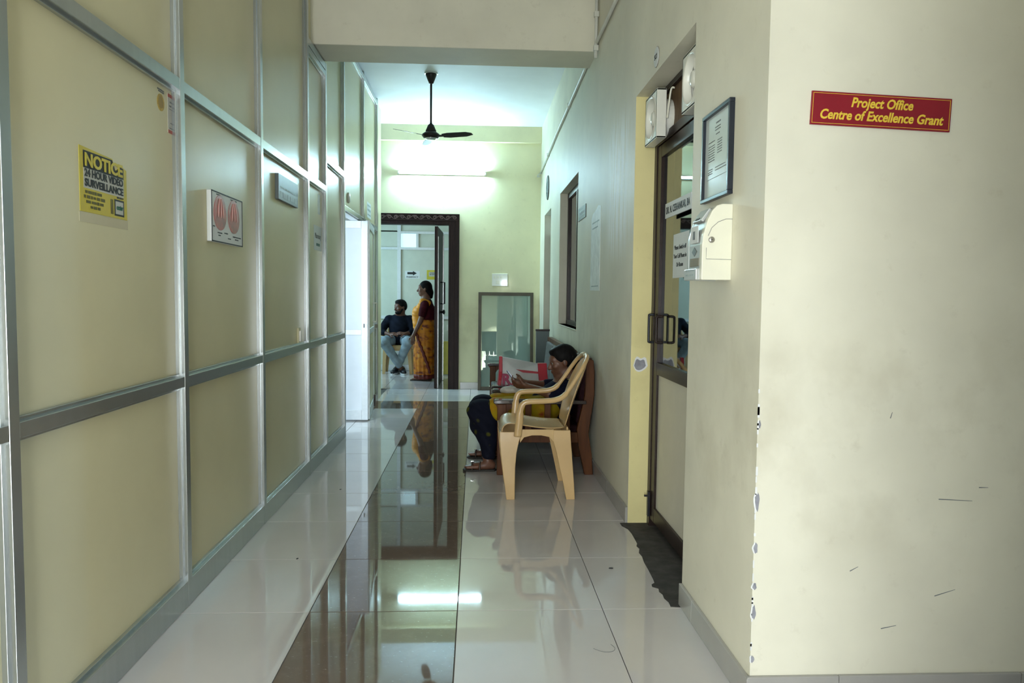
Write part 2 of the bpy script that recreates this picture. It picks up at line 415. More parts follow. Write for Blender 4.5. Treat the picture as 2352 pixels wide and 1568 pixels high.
# broken paint along the pier corner: grey plaster with white primer rims
for z, hh, wd in ((.656, .056, .0065), (.509, .033, .006), (.387, .022, .006), (.303, .044, .006), (.151, .022, .005), (.90, .025, .003)):
    out = [(math.cos(a)*wd*(1+.25*math.sin(3*a+z*9)), math.sin(a)*hh/2*(1+.15*math.cos(5*a+z*20))) for a in [2*PI*k/14 for k in range(14)]]
    poly('primer_rim', [(p[0]*1.15-.003, p[1]*1.08) for p in out], (RX+.005, 2.2139, z), FAR, .0012, M_chipw, wf)
    poly('bare_plaster', out, (RX+.006, 2.2128, z), FAR, .0012, M_chip, wf)
bm = BM(); rr = random.Random(4)
for k in range(26):
    z = rr.uniform(.14, 1.0); h = rr.uniform(.008, .03); box(bm, (RX-.0016, 2.2124, z), (RX+rr.uniform(.002, .005), 2.2135, z+h))
tag(obj('primer_edge_chips', bm, M_chipw, wf), kind='stuff')
# scuffs on the front face
for x, z, a, l in ((1.32, .25, .2, .05), (1.52, .66, -.05, .11), (1.50, .36, .3, .07), (1.2, .44, .5, .03), (1.61, .7, 0, .03), (1.3, .93, 1.3, .02)):
    bm = prism(BM(), [(-l/2, -.0012), (l/2, -.0006), (l/2, .0006), (-l/2, .0018)], ((x, 2.2139, z), (math.cos(a), 0, math.sin(a)), (-math.sin(a), 0, math.cos(a)), (0, -.0006, 0)))
    obj('scuff_mark', bm, M_greyink, wf)
# knocked plaster on the door reveal
sp = [(.014+.083*t, .052*math.sin(PI*t)**.4*(1+.22*math.sin(9*t))) for t in [k/8 for k in range(9)]]
sp = sp+[(.014+.083*(1-t), -.045*math.sin(PI*t)**.6*(1-.5*(1-t))) for t in [k/8 for k in range(1, 8)]]
poly('plaster_patch', [(p[0], p[1]) for p in sp], (RX, D1-.0017, .905), FAR, .0012, M_chipw, wr)
poly('bare_plaster', [(p[0]*.8+.008, p[1]*.72) for p in sp], (RX, D1-.0027, .905), FAR, .0012, M_chip, wr)
M_reveal = wall_mat('reveal_paint_with_bounce_light', (.82, .73, .36))  # wall paint with the recess's bounced light put into its colour
B('bounce_tinted_reveal', (RX+.0006, D1-.0016, 0), (RX+T, D1+.004, DT), M_reveal, wr)
# cement patch at the threshold, ragged along the tiles
edge = [(.851, 4.09), (.851, 4.032), (.874, 3.978), (.879, 3.903), (.874, 3.74), (.862, 3.70), (.868, 3.66), (.852, 3.60), (.856, 3.55), (.848, 3.47), (.845, 3.36), (.840, 3.25), (.836, 3.21), (.818, 3.19), (.815, 3.165), (.838, 3.145), (.832, 3.11), (.840, 3.08), (.836, 3.04), (.845, 3.0), (.842, 2.955), (.875, 2.95)]
edge = [(x-.02, y) for x, y in edge]
bm = BM(); pts = edge+[(1.1, 2.95), (1.1, 4.09)]
prism(bm, pts, ((0, 0, .0002), (1, 0, 0), (0, 1, 0), (0, 0, .0016)))
tag(obj('trim_3', bm, M_cement), kind='structure')

# ---------------------------------------------------------------- left partition
wl = empty('wall_left', kind='structure')
DEP = .031; PX = LX-DEP                       # panel face
def mullion(y0, z0, z1, wd=.042):
    boxes('mullion', [((LX-.09, y0-wd, z0), (LX, y0, z1)), ((LX-.09, y0-wd-.011, z0), (LX-.016, y0+.011, z1))], M_alu, wl, bevel=.0015)
def rail(y0, y1, z0, z1):
    boxes('rail', [((LX-.09, y0, z0), (LX-.001, y1, z1)), ((LX-.09, y0, z0-.011), (LX-.017, y1, z1+.011))], M_alu, wl, bevel=.0015)
def panel(y0, y1, z0, z1):
    B('laminate_panel', (PX-.018, y0-.012, z0-.012), (PX, y1+.012, z1+.012), M_lam, wl)
MY = [.75, 1.932, 3.049, 4.138, 5.252, 5.865, 6.66]
for y in MY[:5]: mullion(y, .0, CZ)
mullion(5.865, 0, 3.07); mullion(6.66, 0, CZ)
for a, c in zip(MY[:4], MY[1:5]):
    c2 = c-.042
    rail(a, c2, .001, .108); rail(a, c2, .908, .950); rail(a, c2, 2.085, 2.132); rail(a, c2, 3.50, CZ)
    panel(a, c2, .108, .908); panel(a, c2, .95, 2.085); panel(a, c2, 2.132, 3.50)
a, c = 5.252, 5.823
rail(a, c, .001, .108); rail(a, c, .905, .948); rail(a, c, 2.085, 2.132); rail(a, c, 2.965, 3.005); rail(a, c, 3.012, 3.062)
panel(a, c, .108, .905); panel(a, c, .948, 2.085); panel(a, c, 2.132, 2.965); panel(a, 5.44, 3.08, 3.57)
a, c = 5.865, 6.618
rail(a, c, .001, .108); rail(a, c, .900, .945); rail(a, c, 2.32, 2.372); rail(a, c, 3.53, CZ)
panel(a, c, .108, .900); panel(a, c, .945, 2.32); panel(a, c, 2.372, 3.53)
# over-door panels beyond
for y in (7.80, 8.84): mullion(y, 2.06 if y < 8 else 0, CZ)
for a, c in ((6.66, 7.758), (7.80, 8.798)):
    rail(a, c, 2.04, 2.085); rail(a, c, 3.50, 3.55); panel(a, c, 2.085, 3.50)
B('laminate_panel', (PX-.018, 8.84, 0), (PX, 9.35, CZ), M_lam, wl)
rail(8.44, 8.80, .001, .1); rail(8.44, 8.80, .9, .945); panel(8.44, 8.80, .1, .9); panel(8.44, 8.80, .945, 2.04)
B('filler_strip', (LX-.07, .2, 0), (PX-.002, .75, CZ), M_lam, wl)

def framed_leaf(name, origin, ang, width, h, mf, mp, handle=False):
    e = empty(name, origin, ang, kind='structure'); t = .038; s = .065
    boxes('stile', [((0, 0, .012), (s, t, h))], mf, e, bevel=.002); boxes('stile', [((width-s, 0, .012), (width, t, h))], mf, e, bevel=.002)
    for z0, z1 in ((.012, .115), (.88, .935), (h-.075, h)): B('rail', (s, .001, z0), (width-s, t-.001, z1), mf, e, bevel=.002)
    for z0, z1 in ((.115, .88), (.935, h-.075)): B('panel', (s-.005, .012, z0-.005), (width-s+.005, t-.012, z1+.005), mp, e)
    return e, t
# leaf standing square across the opening, lit by the side room
dl, t = framed_leaf('door_1', (-2.0, 7.487, 0), 0, .905, 2.03, M_alul, M_whitelam)
B('lock_plate', (.862, -.003, .955), (.872, 0, .995), M_black, dl)
B('lock_plate', (.884, -.003, .955), (.899, 0, .995), M_steel, dl)
# leaf pushed a little into the corridor, seen along its face
ang = math.atan2(8.43-7.535, -1.159+1.085)
dl2, t = framed_leaf('door_2', (-1.085, 7.535, 0), ang, .90, 2.04, M_alul, M_lam)
bm = tube(BM(), catmull([(.50, 0, 1.0), (.50, -.04, 1.0), (.50, -.045, 1.02), (.50, -.045, 1.18), (.50, -.04, 1.2), (.50, 0, 1.2)], 4), .008, 8)
obj('handle', bm, M_steel, dl2, smooth=True)
B('tower_bolt', (.78, -.02, .03), (.80, 0, .16), M_bronze, dl2)
# small fittings on the over-door panels
o = obj('bell_cover', lathe(BM(), [(.05, 0), (.05, .006), (.042, .016), (.02, .02)], (PX, 6.98, 2.19), axis='X'), M_white, smooth=True)
tag(o, 'small round white cover on the panel above the bright doorway', 'cover')
s = plate('paper_notice', (PX, 8.32, 2.225), LEFT, .30, .17, .001, M_paper)
tag(s, 'small pale printed paper above the far partition door', 'notice')
scribble('print', [(-.12, .12, .05, .02), (-.12, .12, .0, .03), (-.12, .12, -.05, .015)], (PX+.001, 8.32, 2.225), LEFT, M_paleink, s)

# ---------------------------------------------------------------- near office door in the right wall
d3 = empty('door_3', (0, 0, 0), kind='structure'); DX = .985
boxes('door_frame', [((DX, D1-.055, 0), (DX+.06, D1-.002, DT)), ((DX, D0+.002, 0), (DX+.06, D0+.04, DT)), ((DX, D0+.04, 2.115), (DX+.06, D1-.055, 2.16)), ((DX, D0+.04, DT-.03), (DX+.06, D1-.055, DT-.001))], M_bronze, d3, bevel=.002)
ply = B('transom_board', (DX+.02, D0+.04, 2.16), (DX+.035, D1-.055, DT-.03), M_ply, d3)
lf0, lf1 = D0+.045, D1-.06
boxes('leaf_frame', [((DX+.005, lf1-.075, .045), (DX+.045, lf1, 2.11)), ((DX+.005, lf0, .045), (DX+.045, lf0+.07, 2.11)), ((DX+.006, lf0+.07, 2.045), (DX+.044, lf1-.075, 2.11)),
     ((DX+.006, lf0+.07, .868), (DX+.044, lf1-.075, .935)), ((DX+.006, lf0+.07, .045), (DX+.044, lf1-.075, .125))], M_bronze, d3, bevel=.002)
B('glass_pane', (DX+.022, lf0+.06, .925), (DX+.028, lf1-.065, 2.055), M_glass, d3)
B('lower_panel', (DX+.018, lf0+.06, .115), (DX+.03, lf1-.065, .875), plain('cream_laminate', (.66, .63, .52), .35, var=.03), d3)
hd = BM(); tube(hd, catmull([(DX+.01, 3.86, 1.05), (DX-.022, 3.86, 1.052), (DX-.026, 3.86, 1.07), (DX-.026, 3.86, 1.17), (DX-.022, 3.86, 1.188), (DX+.01, 3.86, 1.19)], 4), .007, 8)
obj('handle', hd, M_bronze, d3, smooth=True)
hd = BM(); tube(hd, catmull([(DX, 4.01, 1.045), (DX-.026, 4.01, 1.045), (DX-.03, 4.01, 1.06), (DX-.03, 4.01, 1.18), (DX-.026, 4.01, 1.195), (DX, 4.01, 1.195)], 4), .007, 8)
obj('handle', hd, M_black, d3, smooth=True)
boxes('tower_bolt', [((DX-.012, 4.02, .06), (DX, 4.045, .2)), ((DX-.03, 4.027, .17), (DX-.012, 4.038, .18))], M_black, d3)
# name board and paper on the glass
nb = plate('name_board', (DX-.004, 3.56, 1.735), RIGHT, .46, .075, .006, M_paper)
tag(nb, 'narrow white name board with tall black capitals on the office door glass', 'sign')
text('lettering', 'DR. N. CESHANKAR, BA', .05, (DX-.0102, 3.56, 1.733), RIGHT, M_ink, nb, width=.42, bold=.0004)
pp = plate('paper_notice', (DX-.004, 3.50, 1.495), RIGHT, .27, .215, .0012, M_paper)
tag(pp, 'white paper with three printed lines taped on the office door glass', 'notice')
for i, tx in enumerate(('Please Switch-off', 'Your Cell Phone in', 'Dr Room')):
    text('lettering', tx, .03, (DX-.0054, 3.51, 1.535-.042*i), RIGHT, M_ink, pp, width=(.2, .22, .11)[i])
# extractor fans
def exhaust(y0, lab):
    e = empty('exhaust_fan', (.957, y0, 2.225), label=lab, cat='fan', group='extractor fans above the office door')
    s = .125
    boxes('housing', [((-.051, -s, -s), (0, s, -s+.012)), ((-.051, -s, s-.012), (0, s, s)), ((-.051, -s, -s), (0, -s+.012, s)), ((-.051, s-.012, -s), (0, s, s)), ((-.006, -s, -s), (0, s, s))], M_white, e, bevel=.004)
    bm = BM(); n = 36; rings = []
    for r, x in ((.112, -.051), (.105, -.056), (.098, -.05), (.094, -.02)):
        rings.append([(x, r*math.cos(2*PI*k/n), r*math.sin(2*PI*k/n)) for k in range(n)])
    loft(bm, rings, cap=False); obj('grille_ring', bm, M_white, e, smooth=True)
    bm = BM()
    sq = [(x*s, y*s) for x, y in [(max(-1, min(1, 1.42*math.cos(a))), max(-1, min(1, 1.42*math.sin(a)))) for a in [2*PI*k/36 for k in range(36)]]]
    loft(bm, [[(-.051, p[0]*.995, p[1]*.995) for p in sq], [(-.051, .108*math.cos(2*PI*k/36), .108*math.sin(2*PI*k/36)) for k in range(36)]], cap=False)
    obj('face_plate', bm, M_white, e)
    obj('motor_hub', lathe(BM(), [(.038, -.01), (.038, -.035), (.03, -.046), (.012, -.05)], axis='X'), M_white, e, smooth=True)
    for k in range(5):
        a = 2*PI*k/5; m4 = Matrix.Rotation(a, 4, 'X') @ Matrix.Translation((-.02, 0, .062)) @ Matrix.Rotation(.5, 4, 'Z')
        obj('blade', box(BM(), (-.0015, -.022, -.03), (.0015, .022, .03), m4), M_white, e)
    obj('duct', lathe(BM(), [(.1, .0), (.1, .048)], axis='X'), M_white, e)
    return e
exhaust(3.865, 'whole white square extractor fan over the office door, farther one')
exhaust(3.155, 'white square extractor fan half hidden by the pier, nearer one')
cb = tube(BM(), catmull([(.985, 3.70, 2.34), (.97, 3.71, 2.335), (.965, 3.735, 2.25), (.962, 3.745, 2.2)], 6), .005, 8)
tag(obj('fan_cable', cb, M_offw, smooth=True), 'thin pale cable looping beside the farther extractor fan', 'cable')
# round room sign over the door
rs = obj('room_sign', lathe(BM(), [(.047, 0), (.047, -.004), (.045, -.005)], (RX, 3.632, 2.466), axis='X'), M_paper)
tag(rs, 'small round white room number sign above the office door', 'sign')
bm = BM(); lathe(bm, [(.050, 0), (.050, -.0025)], (RX, 3.632, 2.466), axis='X'); obj('rim', bm, M_steel, rs)
text('lettering', 'SC1', .034, (RX-.0055, 3.632, 2.466), RIGHT, M_ink, rs)

# far door and window of the right wall
d4 = empty('door_4', kind='structure')
boxes('door_frame', [((.965, E0, 0), (1.02, E0+.05, 2.1)), ((.965, E1-.05, 0), (1.02, E1, 2.1)), ((.965, E0, 2.05), (1.02, E1, 2.1))], M_doorwood, d4)
B('leaf', (.972, E0+.05, .01), (1.01, E1-.05, 2.05), M_doorwood, d4, bevel=.002)
B('fanlight_panel', (.985, E0, 2.1), (1.0, E1, ET), M_roomw, d4)
w1 = empty('window_1', kind='structure')
boxes('window_frame', [((.955, W0, WB), (1.0, W0+.06, WT)), ((.955, W1-.06, WB), (1.0, W1, WT)), ((.955, W0, WT-.06), (1.0, W1, WT)), ((.955, W0, WB), (1.0, W1, WB+.045)), ((.957, 7.04, WB), (.998, 7.09, WT))], M_bronze, w1, bevel=.002)
for a, c in ((W0+.06, 7.04), (7.09, W1-.06)): B('glass_pane', (.974, a-.005, WB+.04), (.979, c+.005, WT-.055), M_glass, w1)
B('window_sill', (RX-.006, W0-.01, WB-.012), (.955, W1+.01, WB), M_wall, w1, bevel=.003)
# curtain behind the near pane, hanging in folds and drawn aside at the foot
bm = BM(); rows = []
for j in range(13):
    z = WB+.02+(WT-WB-.16)*j/12; rows.append([])
    for i in range(41):
        t_ = i/40; y = 6.45+(1.02+.10*math.sin(j*.35))*t_*(.72+.28*j/12)
        rows[-1].append((1.03+.016*math.sin(t_*34+.2*j), y, z))
loft(bm, rows, closed=False, cap=False)
cu = obj('curtain', bm, M_curtain, smooth=True); so = cu.modifiers.new('solid', 'SOLIDIFY'); so.thickness = .002
tag(cu, 'pale pleated curtain hanging behind the corridor window', 'curtain')

# ---------------------------------------------------------------- far doorway with carved frame
d5 = empty('door_5', kind='structure')
FX0, FX1, FZ = -1.54, -.236, 2.396; JW = .145
boxes('door_frame', [((FX1-JW, FY-.04, 0), (FX1, FY+.12, FZ)), ((FX0, FY-.04, 0), (FX0+JW, FY+.12, FZ)), ((FX0+JW, FY-.04, FZ-JW), (FX1-JW, FY+.12, FZ))], M_doorwood, d5, bevel=.006)
boxes('frame_moulding', [((FX0, FY-.052, FZ-.018), (FX1, FY-.04, FZ)), ((FX0+.1, FY-.052, FZ-.095), (FX1-.03, FY-.04, FZ-.082)), ((FX1-.016, FY-.052, 0), (FX1, FY-.04, FZ)), ((FX1-JW, FY-.052, 0), (FX1-JW+.018, FY-.04, FZ-JW)), ((FX1-.075, FY-.05, 0), (FX1-.06, FY-.04, FZ-.1))], M_doorwood, d5, bevel=.003)
M_carve = plain('worn_carving', (.13, .075, .07), .35, var=.3)
for k in range(13):      # scroll carving along the head
    cx = -1.36+.088*k; bm = BM(); pts = []
    for q in range(22):
        a = q/21*2*PI*1.35; r = .028*(1-q/30); pts.append((cx+r*math.cos(a)*(1 if k % 2 else -1), FY-.046, FZ-.05+r*math.sin(a)*.95))
    tube(bm, pts, .006, 6); obj('carved_scroll', bm, M_carve, d5, smooth=True)
bm = BM(); tube(bm, [(-1.42+.011*k, FY-.045, FZ-.05+.026*math.sin(k*.011/.088*PI)) for k in range(105)], .005, 6); obj('carved_vine', bm, M_carve, d5, smooth=True)
# half-open leaf
lv = empty('door_6', (-.575, FY+.03, 0), math.atan2(1.1, .03), kind='structure')
boxes('leaf', [((0, -.042, .004), (1.06, 0, 2.235))], M_doorwood, lv, bevel=.003)
boxes('edge_strip', [((-.004, -.046, .004), (.0, -.03, 2.235))], M_bronze, lv)
boxes('metal_channel', [((.02, -.052, .004), (.06, -.042, 2.1)), ((.98, -.056, .004), (1.05, -.042, 2.2))], M_alu, lv)
bm = BM(); tube(bm, [(.55, -.042, 1.17), (.55, -.10, 1.17), (.55, -.10, 1.48), (.55, -.042, 1.48)], .011, 8); obj('pull_handle', bm, M_black, lv, smooth=True)
bm = BM(); lathe(bm, [(.018, 0), (.016, -.03), (.035, -.045), (.035, -.06), (.01, -.068)], (.55, -.042, 1.05), axis='Y'); obj('knob', bm, M_black, lv, smooth=True)

# far room partition
wb = empty('wall_back', kind='structure'); BY = 12.6
def bbox(name, x0, x1, z0, z1, mat, d=0, th=.05): return B(name, (x0, BY-d, z0), (x1, BY+th, z1), mat, wb)
for x in (-2.4, -1.342, -.40, .55): bbox('mullion', x, x+.058, 0, 3.1, M_alul, .03)
for z0, z1 in ((0, .1), (.885, .935), (2.06, 2.10), (2.33, 2.37), (3.05, 3.1)):
    for x in (-2.342, -1.284, -.342):
        if x < -2 and z0 == 2.33: continue
        bbox('rail', x, x+(1.0 if x < -2 else .884), z0, z1, M_alul, .028)
bbox('mullion', -1.026, -.985, 2.10, 2.33, M_alul, .028)
M_palelam = plain('pale_laminate', (.60, .63, .52), .35, var=.03)
for x in (-2.342, -1.284, -.342):
    for z0, z1 in ((.1, .885), (.935, 2.06), (2.37, 3.05)): bbox('laminate_panel', x-.01, x+1.01 if x < -2 else x+.894, z0-.01, z1+.01, M_palelam, 0, .02)
bbox('laminate_panel', -.985, -.39, 2.09, 2.34, M_palelam, 0, .02); bbox('laminate_panel', -2.35, -1.3, 2.09, 2.38, M_palelam, 0, .02); bbox('laminate_panel', -.35, .56, 2.09, 2.34, M_palelam, 0, .02)
bbox('lit_pane', -1.29, -1.02, 2.09, 2.34, M_pane, 0, .01)
sg = plate('direction_sign', (-1.088, BY, 1.637), FAR, .25, .13, .002, M_paper)
tag(sg, 'white paper sign with a black arrow on the far partition', 'sign')
poly('arrow', [(-.075, -.011), (.02, -.011), (.02, -.03), (.085, .008), (.02, .046), (.02, .027), (-.075, .027)], (-1.1, BY-.002, 1.655), FAR, .001, M_ink, sg)
text('lettering', 'PHARMACY', .04, (-1.09, BY-.003, 1.598), FAR, M_ink, sg, width=.2)
yn = plate('yellow_notice', (-.72, BY, 1.64), FAR, .25, .16, .002, M_signyel)
tag(yn, 'yellow notice on the far partition behind the half-open door', 'notice')
plate('white_field', (-.745, BY-.002, 1.65), FAR, .13, .075, .001, M_signgrey, yn)
scribble('print', [(-.05, .05, .02, .012), (-.05, .05, -.005, .012)], (-.745, BY-.003, 1.65), FAR, M_ink, yn)
yb = empty('yellow_board', (-.44, 11.9, 0), label='low yellow board standing behind the dark half-open door', cat='board')
B('face', (-.16, 0, .01), (.3, .03, .55), M_yboard, yb, bevel=.003); B('foot', (-.14, -.06, .0), (-.1, .09, .02), M_bronze, yb); B('foot', (.22, -.06, .0), (.26, .09, .02), M_bronze, yb)
so_ = empty('switch_board', (-.42, BY, .74), label='small white socket plate low on the far partition beside the dark door', cat='switch')
B('plate', (-.08, -.014, -.05), (.06, 0, .05), M_white, so_, bevel=.003); B('rocker', (-.05, -.018, -.02), (-.02, -.014, .02), M_black, so_); B('rocker', (.0, -.018, -.02), (.03, -.014, .02), M_offw, so_)

# ================================================================== FITTINGS
# tube light on the far wall
tl = empty('tube_light', (-.475, FY, 2.945), label='lit fluorescent tube light on the far yellow wall', cat='light')
B('batten', (-.60, -.034, -.022), (.60, 0, .022), M_white, tl, bevel=.003)
for x in (-.592, .568): B('end_holder', (x, -.06, -.016), (x+.024, -.034, .016), M_white, tl, bevel=.003)
obj('tube', lathe(BM(), [(.013, -.568), (.013, .568)], (0, -.055, 0), 14, 'X'), M_tube, tl, smooth=True)
# unseen tube (same kind, on the ceiling side) added to light the far room
t2 = empty('tube_light', (.3, 11.4, 2.9), label='added unseen fluorescent tube light inside the far room', cat='light')
B('batten', (-.6, -.02, .02), (.6, .02, .05), M_white, t2); obj('tube', lathe(BM(), [(.013, -.56), (.013, .56)], (0, 0, 0), 12, 'X'), emit('added_far_room_tube', (.8, 1, .95), 9), t2, smooth=True)
B('hanger', (-.01, -.01, .05), (.01, .01, .3), M_white, t2)
# ceiling fan
fn = empty('ceiling_fan', (-.484, 7.77, 0), label='dark brown three-bladed ceiling fan on a long rod', cat='fan')
obj('ceiling_plate', lathe(BM(), [(.068, CZ-.014), (.068, CZ)]), M_silver, fn)
obj('canopy', lathe(BM(), [(.018, 3.475), (.024, 3.48), (.056, 3.56), (.058, 3.572)]), M_fan, fn, smooth=True)
obj('down_rod', lathe(BM(), [(.011, 3.05), (.011, 3.48)], n=12), M_fan, fn, smooth=True)
obj('lower_canopy', lathe(BM(), [(.052, 2.985), (.056, 2.995), (.03, 3.055), (.014, 3.07), (.012, 3.09)]), M_fan, fn, smooth=True)
obj('motor', lathe(BM(), [(.05, 2.915), (.075, 2.92), (.095, 2.945), (.09, 2.96), (.055, 2.985), (.04, 2.99)]), M_fan, fn, smooth=True)
obj('motor_trim', lathe(BM(), [(.045, 2.906), (.062, 2.914), (.064, 2.922)]), M_chrome, fn, smooth=True)
for k, a in enumerate((-20, 100, 220)):
    a = math.radians(a); m4 = Matrix.Rotation(a, 4, 'Z') @ Matrix.Translation((0, 0, 2.94)) @ Matrix.Rotation(-.24, 4, 'X')
    bm = BM(); out = [(.13, -.035), (.2, -.052), (.40, -.048), (.455, -.02), (.46, .02), (.38, .05), (.2, .055), (.13, .04)]
    prism(bm, out, ((0, 0, -.0015), (1, 0, 0), (0, 1, 0), (0, 0, .003)))
    for v in bm.verts: v.co = m4 @ v.co
    bl = obj('blade', bm, M_fan, fn)
    obj('blade_arm', box(BM(), (.07, -.018, -.004), (.17, .018, .002), m4), M_fan, bl)
# conduit along the right wall with clips and a drop beside the beam
cd = empty('conduit', (RX, 7, 3.115), label='white cable conduit running along the top of the right wall', cat='conduit')
obj('pipe', tube(BM(), [(-.016, -4.2, .05), (-.016, -1.6, .02), (-.016, 1.0, -.06), (-.016, 3.07, -.155)], .013, 10), M_pvc, cd, smooth=True)
obj('drop_pipe', tube(BM(), [(-.02, -1.585, -.09), (-.02, -1.585, .47)], .012, 10), M_pvc, cd, smooth=True)
for y, z in ((-1.585, .22), (-1.585, -.02)): B('coupling', (-.038, y-.018, z-.02), (-.002, y+.018, z+.02), M_pvc, cd, bevel=.004)
for y, z in ((-3, .035), (0, -.025), (2, -.105)): B('clip', (-.032, y-.012, z-.02), (0, y+.012, z+.02), M_pvc, cd)
hk = tube(BM(), catmull([(RX-.001, 9.98, 2.95), (RX-.05, 9.98, 2.93), (RX-.06, 9.98, 2.9), (RX-.02, 9.98, 2.91)], 5), .008, 8)
tag(obj('wall_hook', hk, M_pvc, smooth=True), 'small pale hook at the far end of the conduit', 'hook')
# dark round sign above the far door
ds = obj('round_sign', lathe(BM(), [(.145, 0), (.145, -.01), (.14, -.013)], (RX, 9.11, 2.63), axis='X'), plain('dark_grey_enamel', (.07, .10, .095), .5, var=.3, spec=.2))
tag(ds, 'dark grey round sign high on the right wall above the far door', 'sign')
obj('rim', lathe(BM(), [(.15, 0), (.15, -.008)], (RX, 9.11, 2.63), axis='X'), M_bronze, ds)
obj('pale_mark', tube(BM(), catmull([(RX-.014, 9.16, 2.70), (RX-.014, 9.07, 2.69), (RX-.014, 9.13, 2.62), (RX-.014, 9.07, 2.56)], 6), .008, 6), M_paleink, ds)
# grey name plate and worn paper between door and window
np_ = plate('name_plate', (RX, 6.1, 1.985), RIGHT, .42, .105, .006, M_greyplate)
tag(np_, 'grey name plate on the right wall beside the window', 'sign')
plate('pale_field', (RX-.006, 6.08, 1.985), RIGHT, .32, .055, .001, M_paleink, np_)
scribble('print', [(-.14, .14, 0, .022)], (RX-.007, 6.08, 1.985), RIGHT, M_greyink, np_)
wp = poly('wall_paper', [(-.22, -.30), (.2, -.305), (.21, .295), (.1, .31), (-.02, .285), (-.15, .27), (-.205, .24)], (RX, 5.395, 1.64), RIGHT, .002, M_wornpaper)
tag(wp, 'worn white sheet peeling on the right wall above the armchair', 'poster')
scribble('print', [(-.15, .15, .2, .012), (-.15, .1, .16, .01), (-.16, .15, -.27, .008)], (RX-.002, 5.395, 1.64), RIGHT, M_paleink, wp)
# framed notice on the pier
fr = empty('framed_notice', (RX, 2.65, 1.81), label='black framed white notice hanging on the pier', cat='notice'); Wf, Hf, th = .305, .325, .02
for lo, hi in (((-th, -Wf/2, -Hf/2), (0, Wf/2, -Hf/2+.014)), ((-th, -Wf/2, Hf/2-.014), (0, Wf/2, Hf/2)), ((-th, -Wf/2, -Hf/2+.014), (0, -Wf/2+.014, Hf/2-.014)), ((-th, Wf/2-.014, -Hf/2+.014), (0, Wf/2, Hf/2-.014))): B('frame_bar', lo, hi, M_navyfr, fr, bevel=.002)
sh = B('sheet', (-.008, -Wf/2+.012, -Hf/2+.012), (-.004, Wf/2-.012, Hf/2-.012), plain('glazed_paper', (.62, .68, .68), .12, var=.04), fr)
scribble('print', [(-.02, .03, .115, .006), (-.03, .03, .10, .004), (-.03, .03, .09, .004), (-.02, .02, .075, .004), (-.1, -.03, .055, .004)]+[(-.1, -.03, .04-.009*i, .0035) for i in range(7)]+[(0, .05, .05-.009*i, .0035) for i in range(6)]+[(-.1, -.05, -.045-.008*i, .003) for i in range(3)]+[(-.02, .09, -.045, .003), (-.02, .1, -.055, .003), (-.11, .11, -.08, .0015)], (-.008, 0, 0), RIGHT, M_greyink, sh)
# dispenser box on the pier
dz = empty('dispenser_box', (RX, 2.49, 1.352), label='ivory wall dispenser with a round lock and silver front on the pier', cat='dispenser')
prof = [(0, 0), (-.104, 0), (-.104, .122), (-.101, .150), (-.096, .172), (-.086, .207), (-.072, .236), (-.055, .254), (-.037, .260), (0, .260)]
prism(bm := BM(), [(p[0], p[1]) for p in prof], ((0, 0, 0), (1, 0, 0), (0, 0, 1), (0, .028, 0))); obj('side_cover', bm, M_offw, dz, bevel=.003)
prism(bm := BM(), [(p[0]*.985, p[1]*.985+.002) for p in prof], ((0, .028, 0), (1, 0, 0), (0, 0, 1), (0, .145, 0))); obj('body', bm, M_silver, dz, bevel=.002)
prism(bm := BM(), [(p[0], p[1]) for p in prof], ((0, .158, 0), (1, 0, 0), (0, 0, 1), (0, .02, 0))); obj('side_cover', bm, M_silver, dz, bevel=.003)
groove = [(-.0015, .2085)]+[(-.024, .2082), (-.05, .198), (-.072, .178), (-.084, .150)]
obj('access_panel_seam', tube(BM(), [(p[0], -.0003, p[1]) for p in groove], .0009, 5), M_greyink, dz)
obj('access_panel_seam', tube(BM(), [(-.089, -.0003, .11), (-.089, -.0003, .072), (-.002, -.0003, .07)], .0008, 5), M_greyink, dz)
lk = obj('lock', lathe(BM(), [(.0105, 0), (.0105, -.003), (.009, -.005)], (-.072, 0, .137), 20, 'Y'), M_steel, dz, smooth=True)
B('keyhole', (-.076, -.0056, .1362), (-.068, -.005, .1378), M_black, lk)
B('front_window', (-.1055, .045, .13), (-.103, .135, .19), M_paper, dz, bevel=.001); B('window_picture', (-.1062, .08, .143), (-.1054, .105, .172), M_greyink, dz)
poly('diamond_badge', [(-.028, 0), (0, -.016), (.028, 0), (0, .016)], (-.1025, .09, .100), RIGHT, .002, plain('dark_silver', (.2, .22, .21), .4, .4), dz)
B('outlet_tray', (-.1045, .035, .048), (-.100, .14, .078), plain('tray_hollow', (.25, .23, .17), .6), dz, bevel=.002); B('outlet_lip', (-.118, .02, .0), (-.102, .165, .04), M_silver, dz, bevel=.003)
scribble('raised_marks', [(-.05, .05, .012, .008), (-.05, .05, -.004, .006)], (-.118, .09, .022), RIGHT, M_paleink, dz)
m4 = Matrix.Translation((-.074, .04, .222)) @ Matrix.Rotation(-.95, 4, 'Y')
obj('coin_slot_hood', box(BM(), (-.026, 0, 0), (.026, .10, .012), m4), M_silver, dz, bevel=.003); obj('coin_slot', box(BM(), (-.022, .03, .0115), (-.014, .07, .0135), m4), M_black, dz)

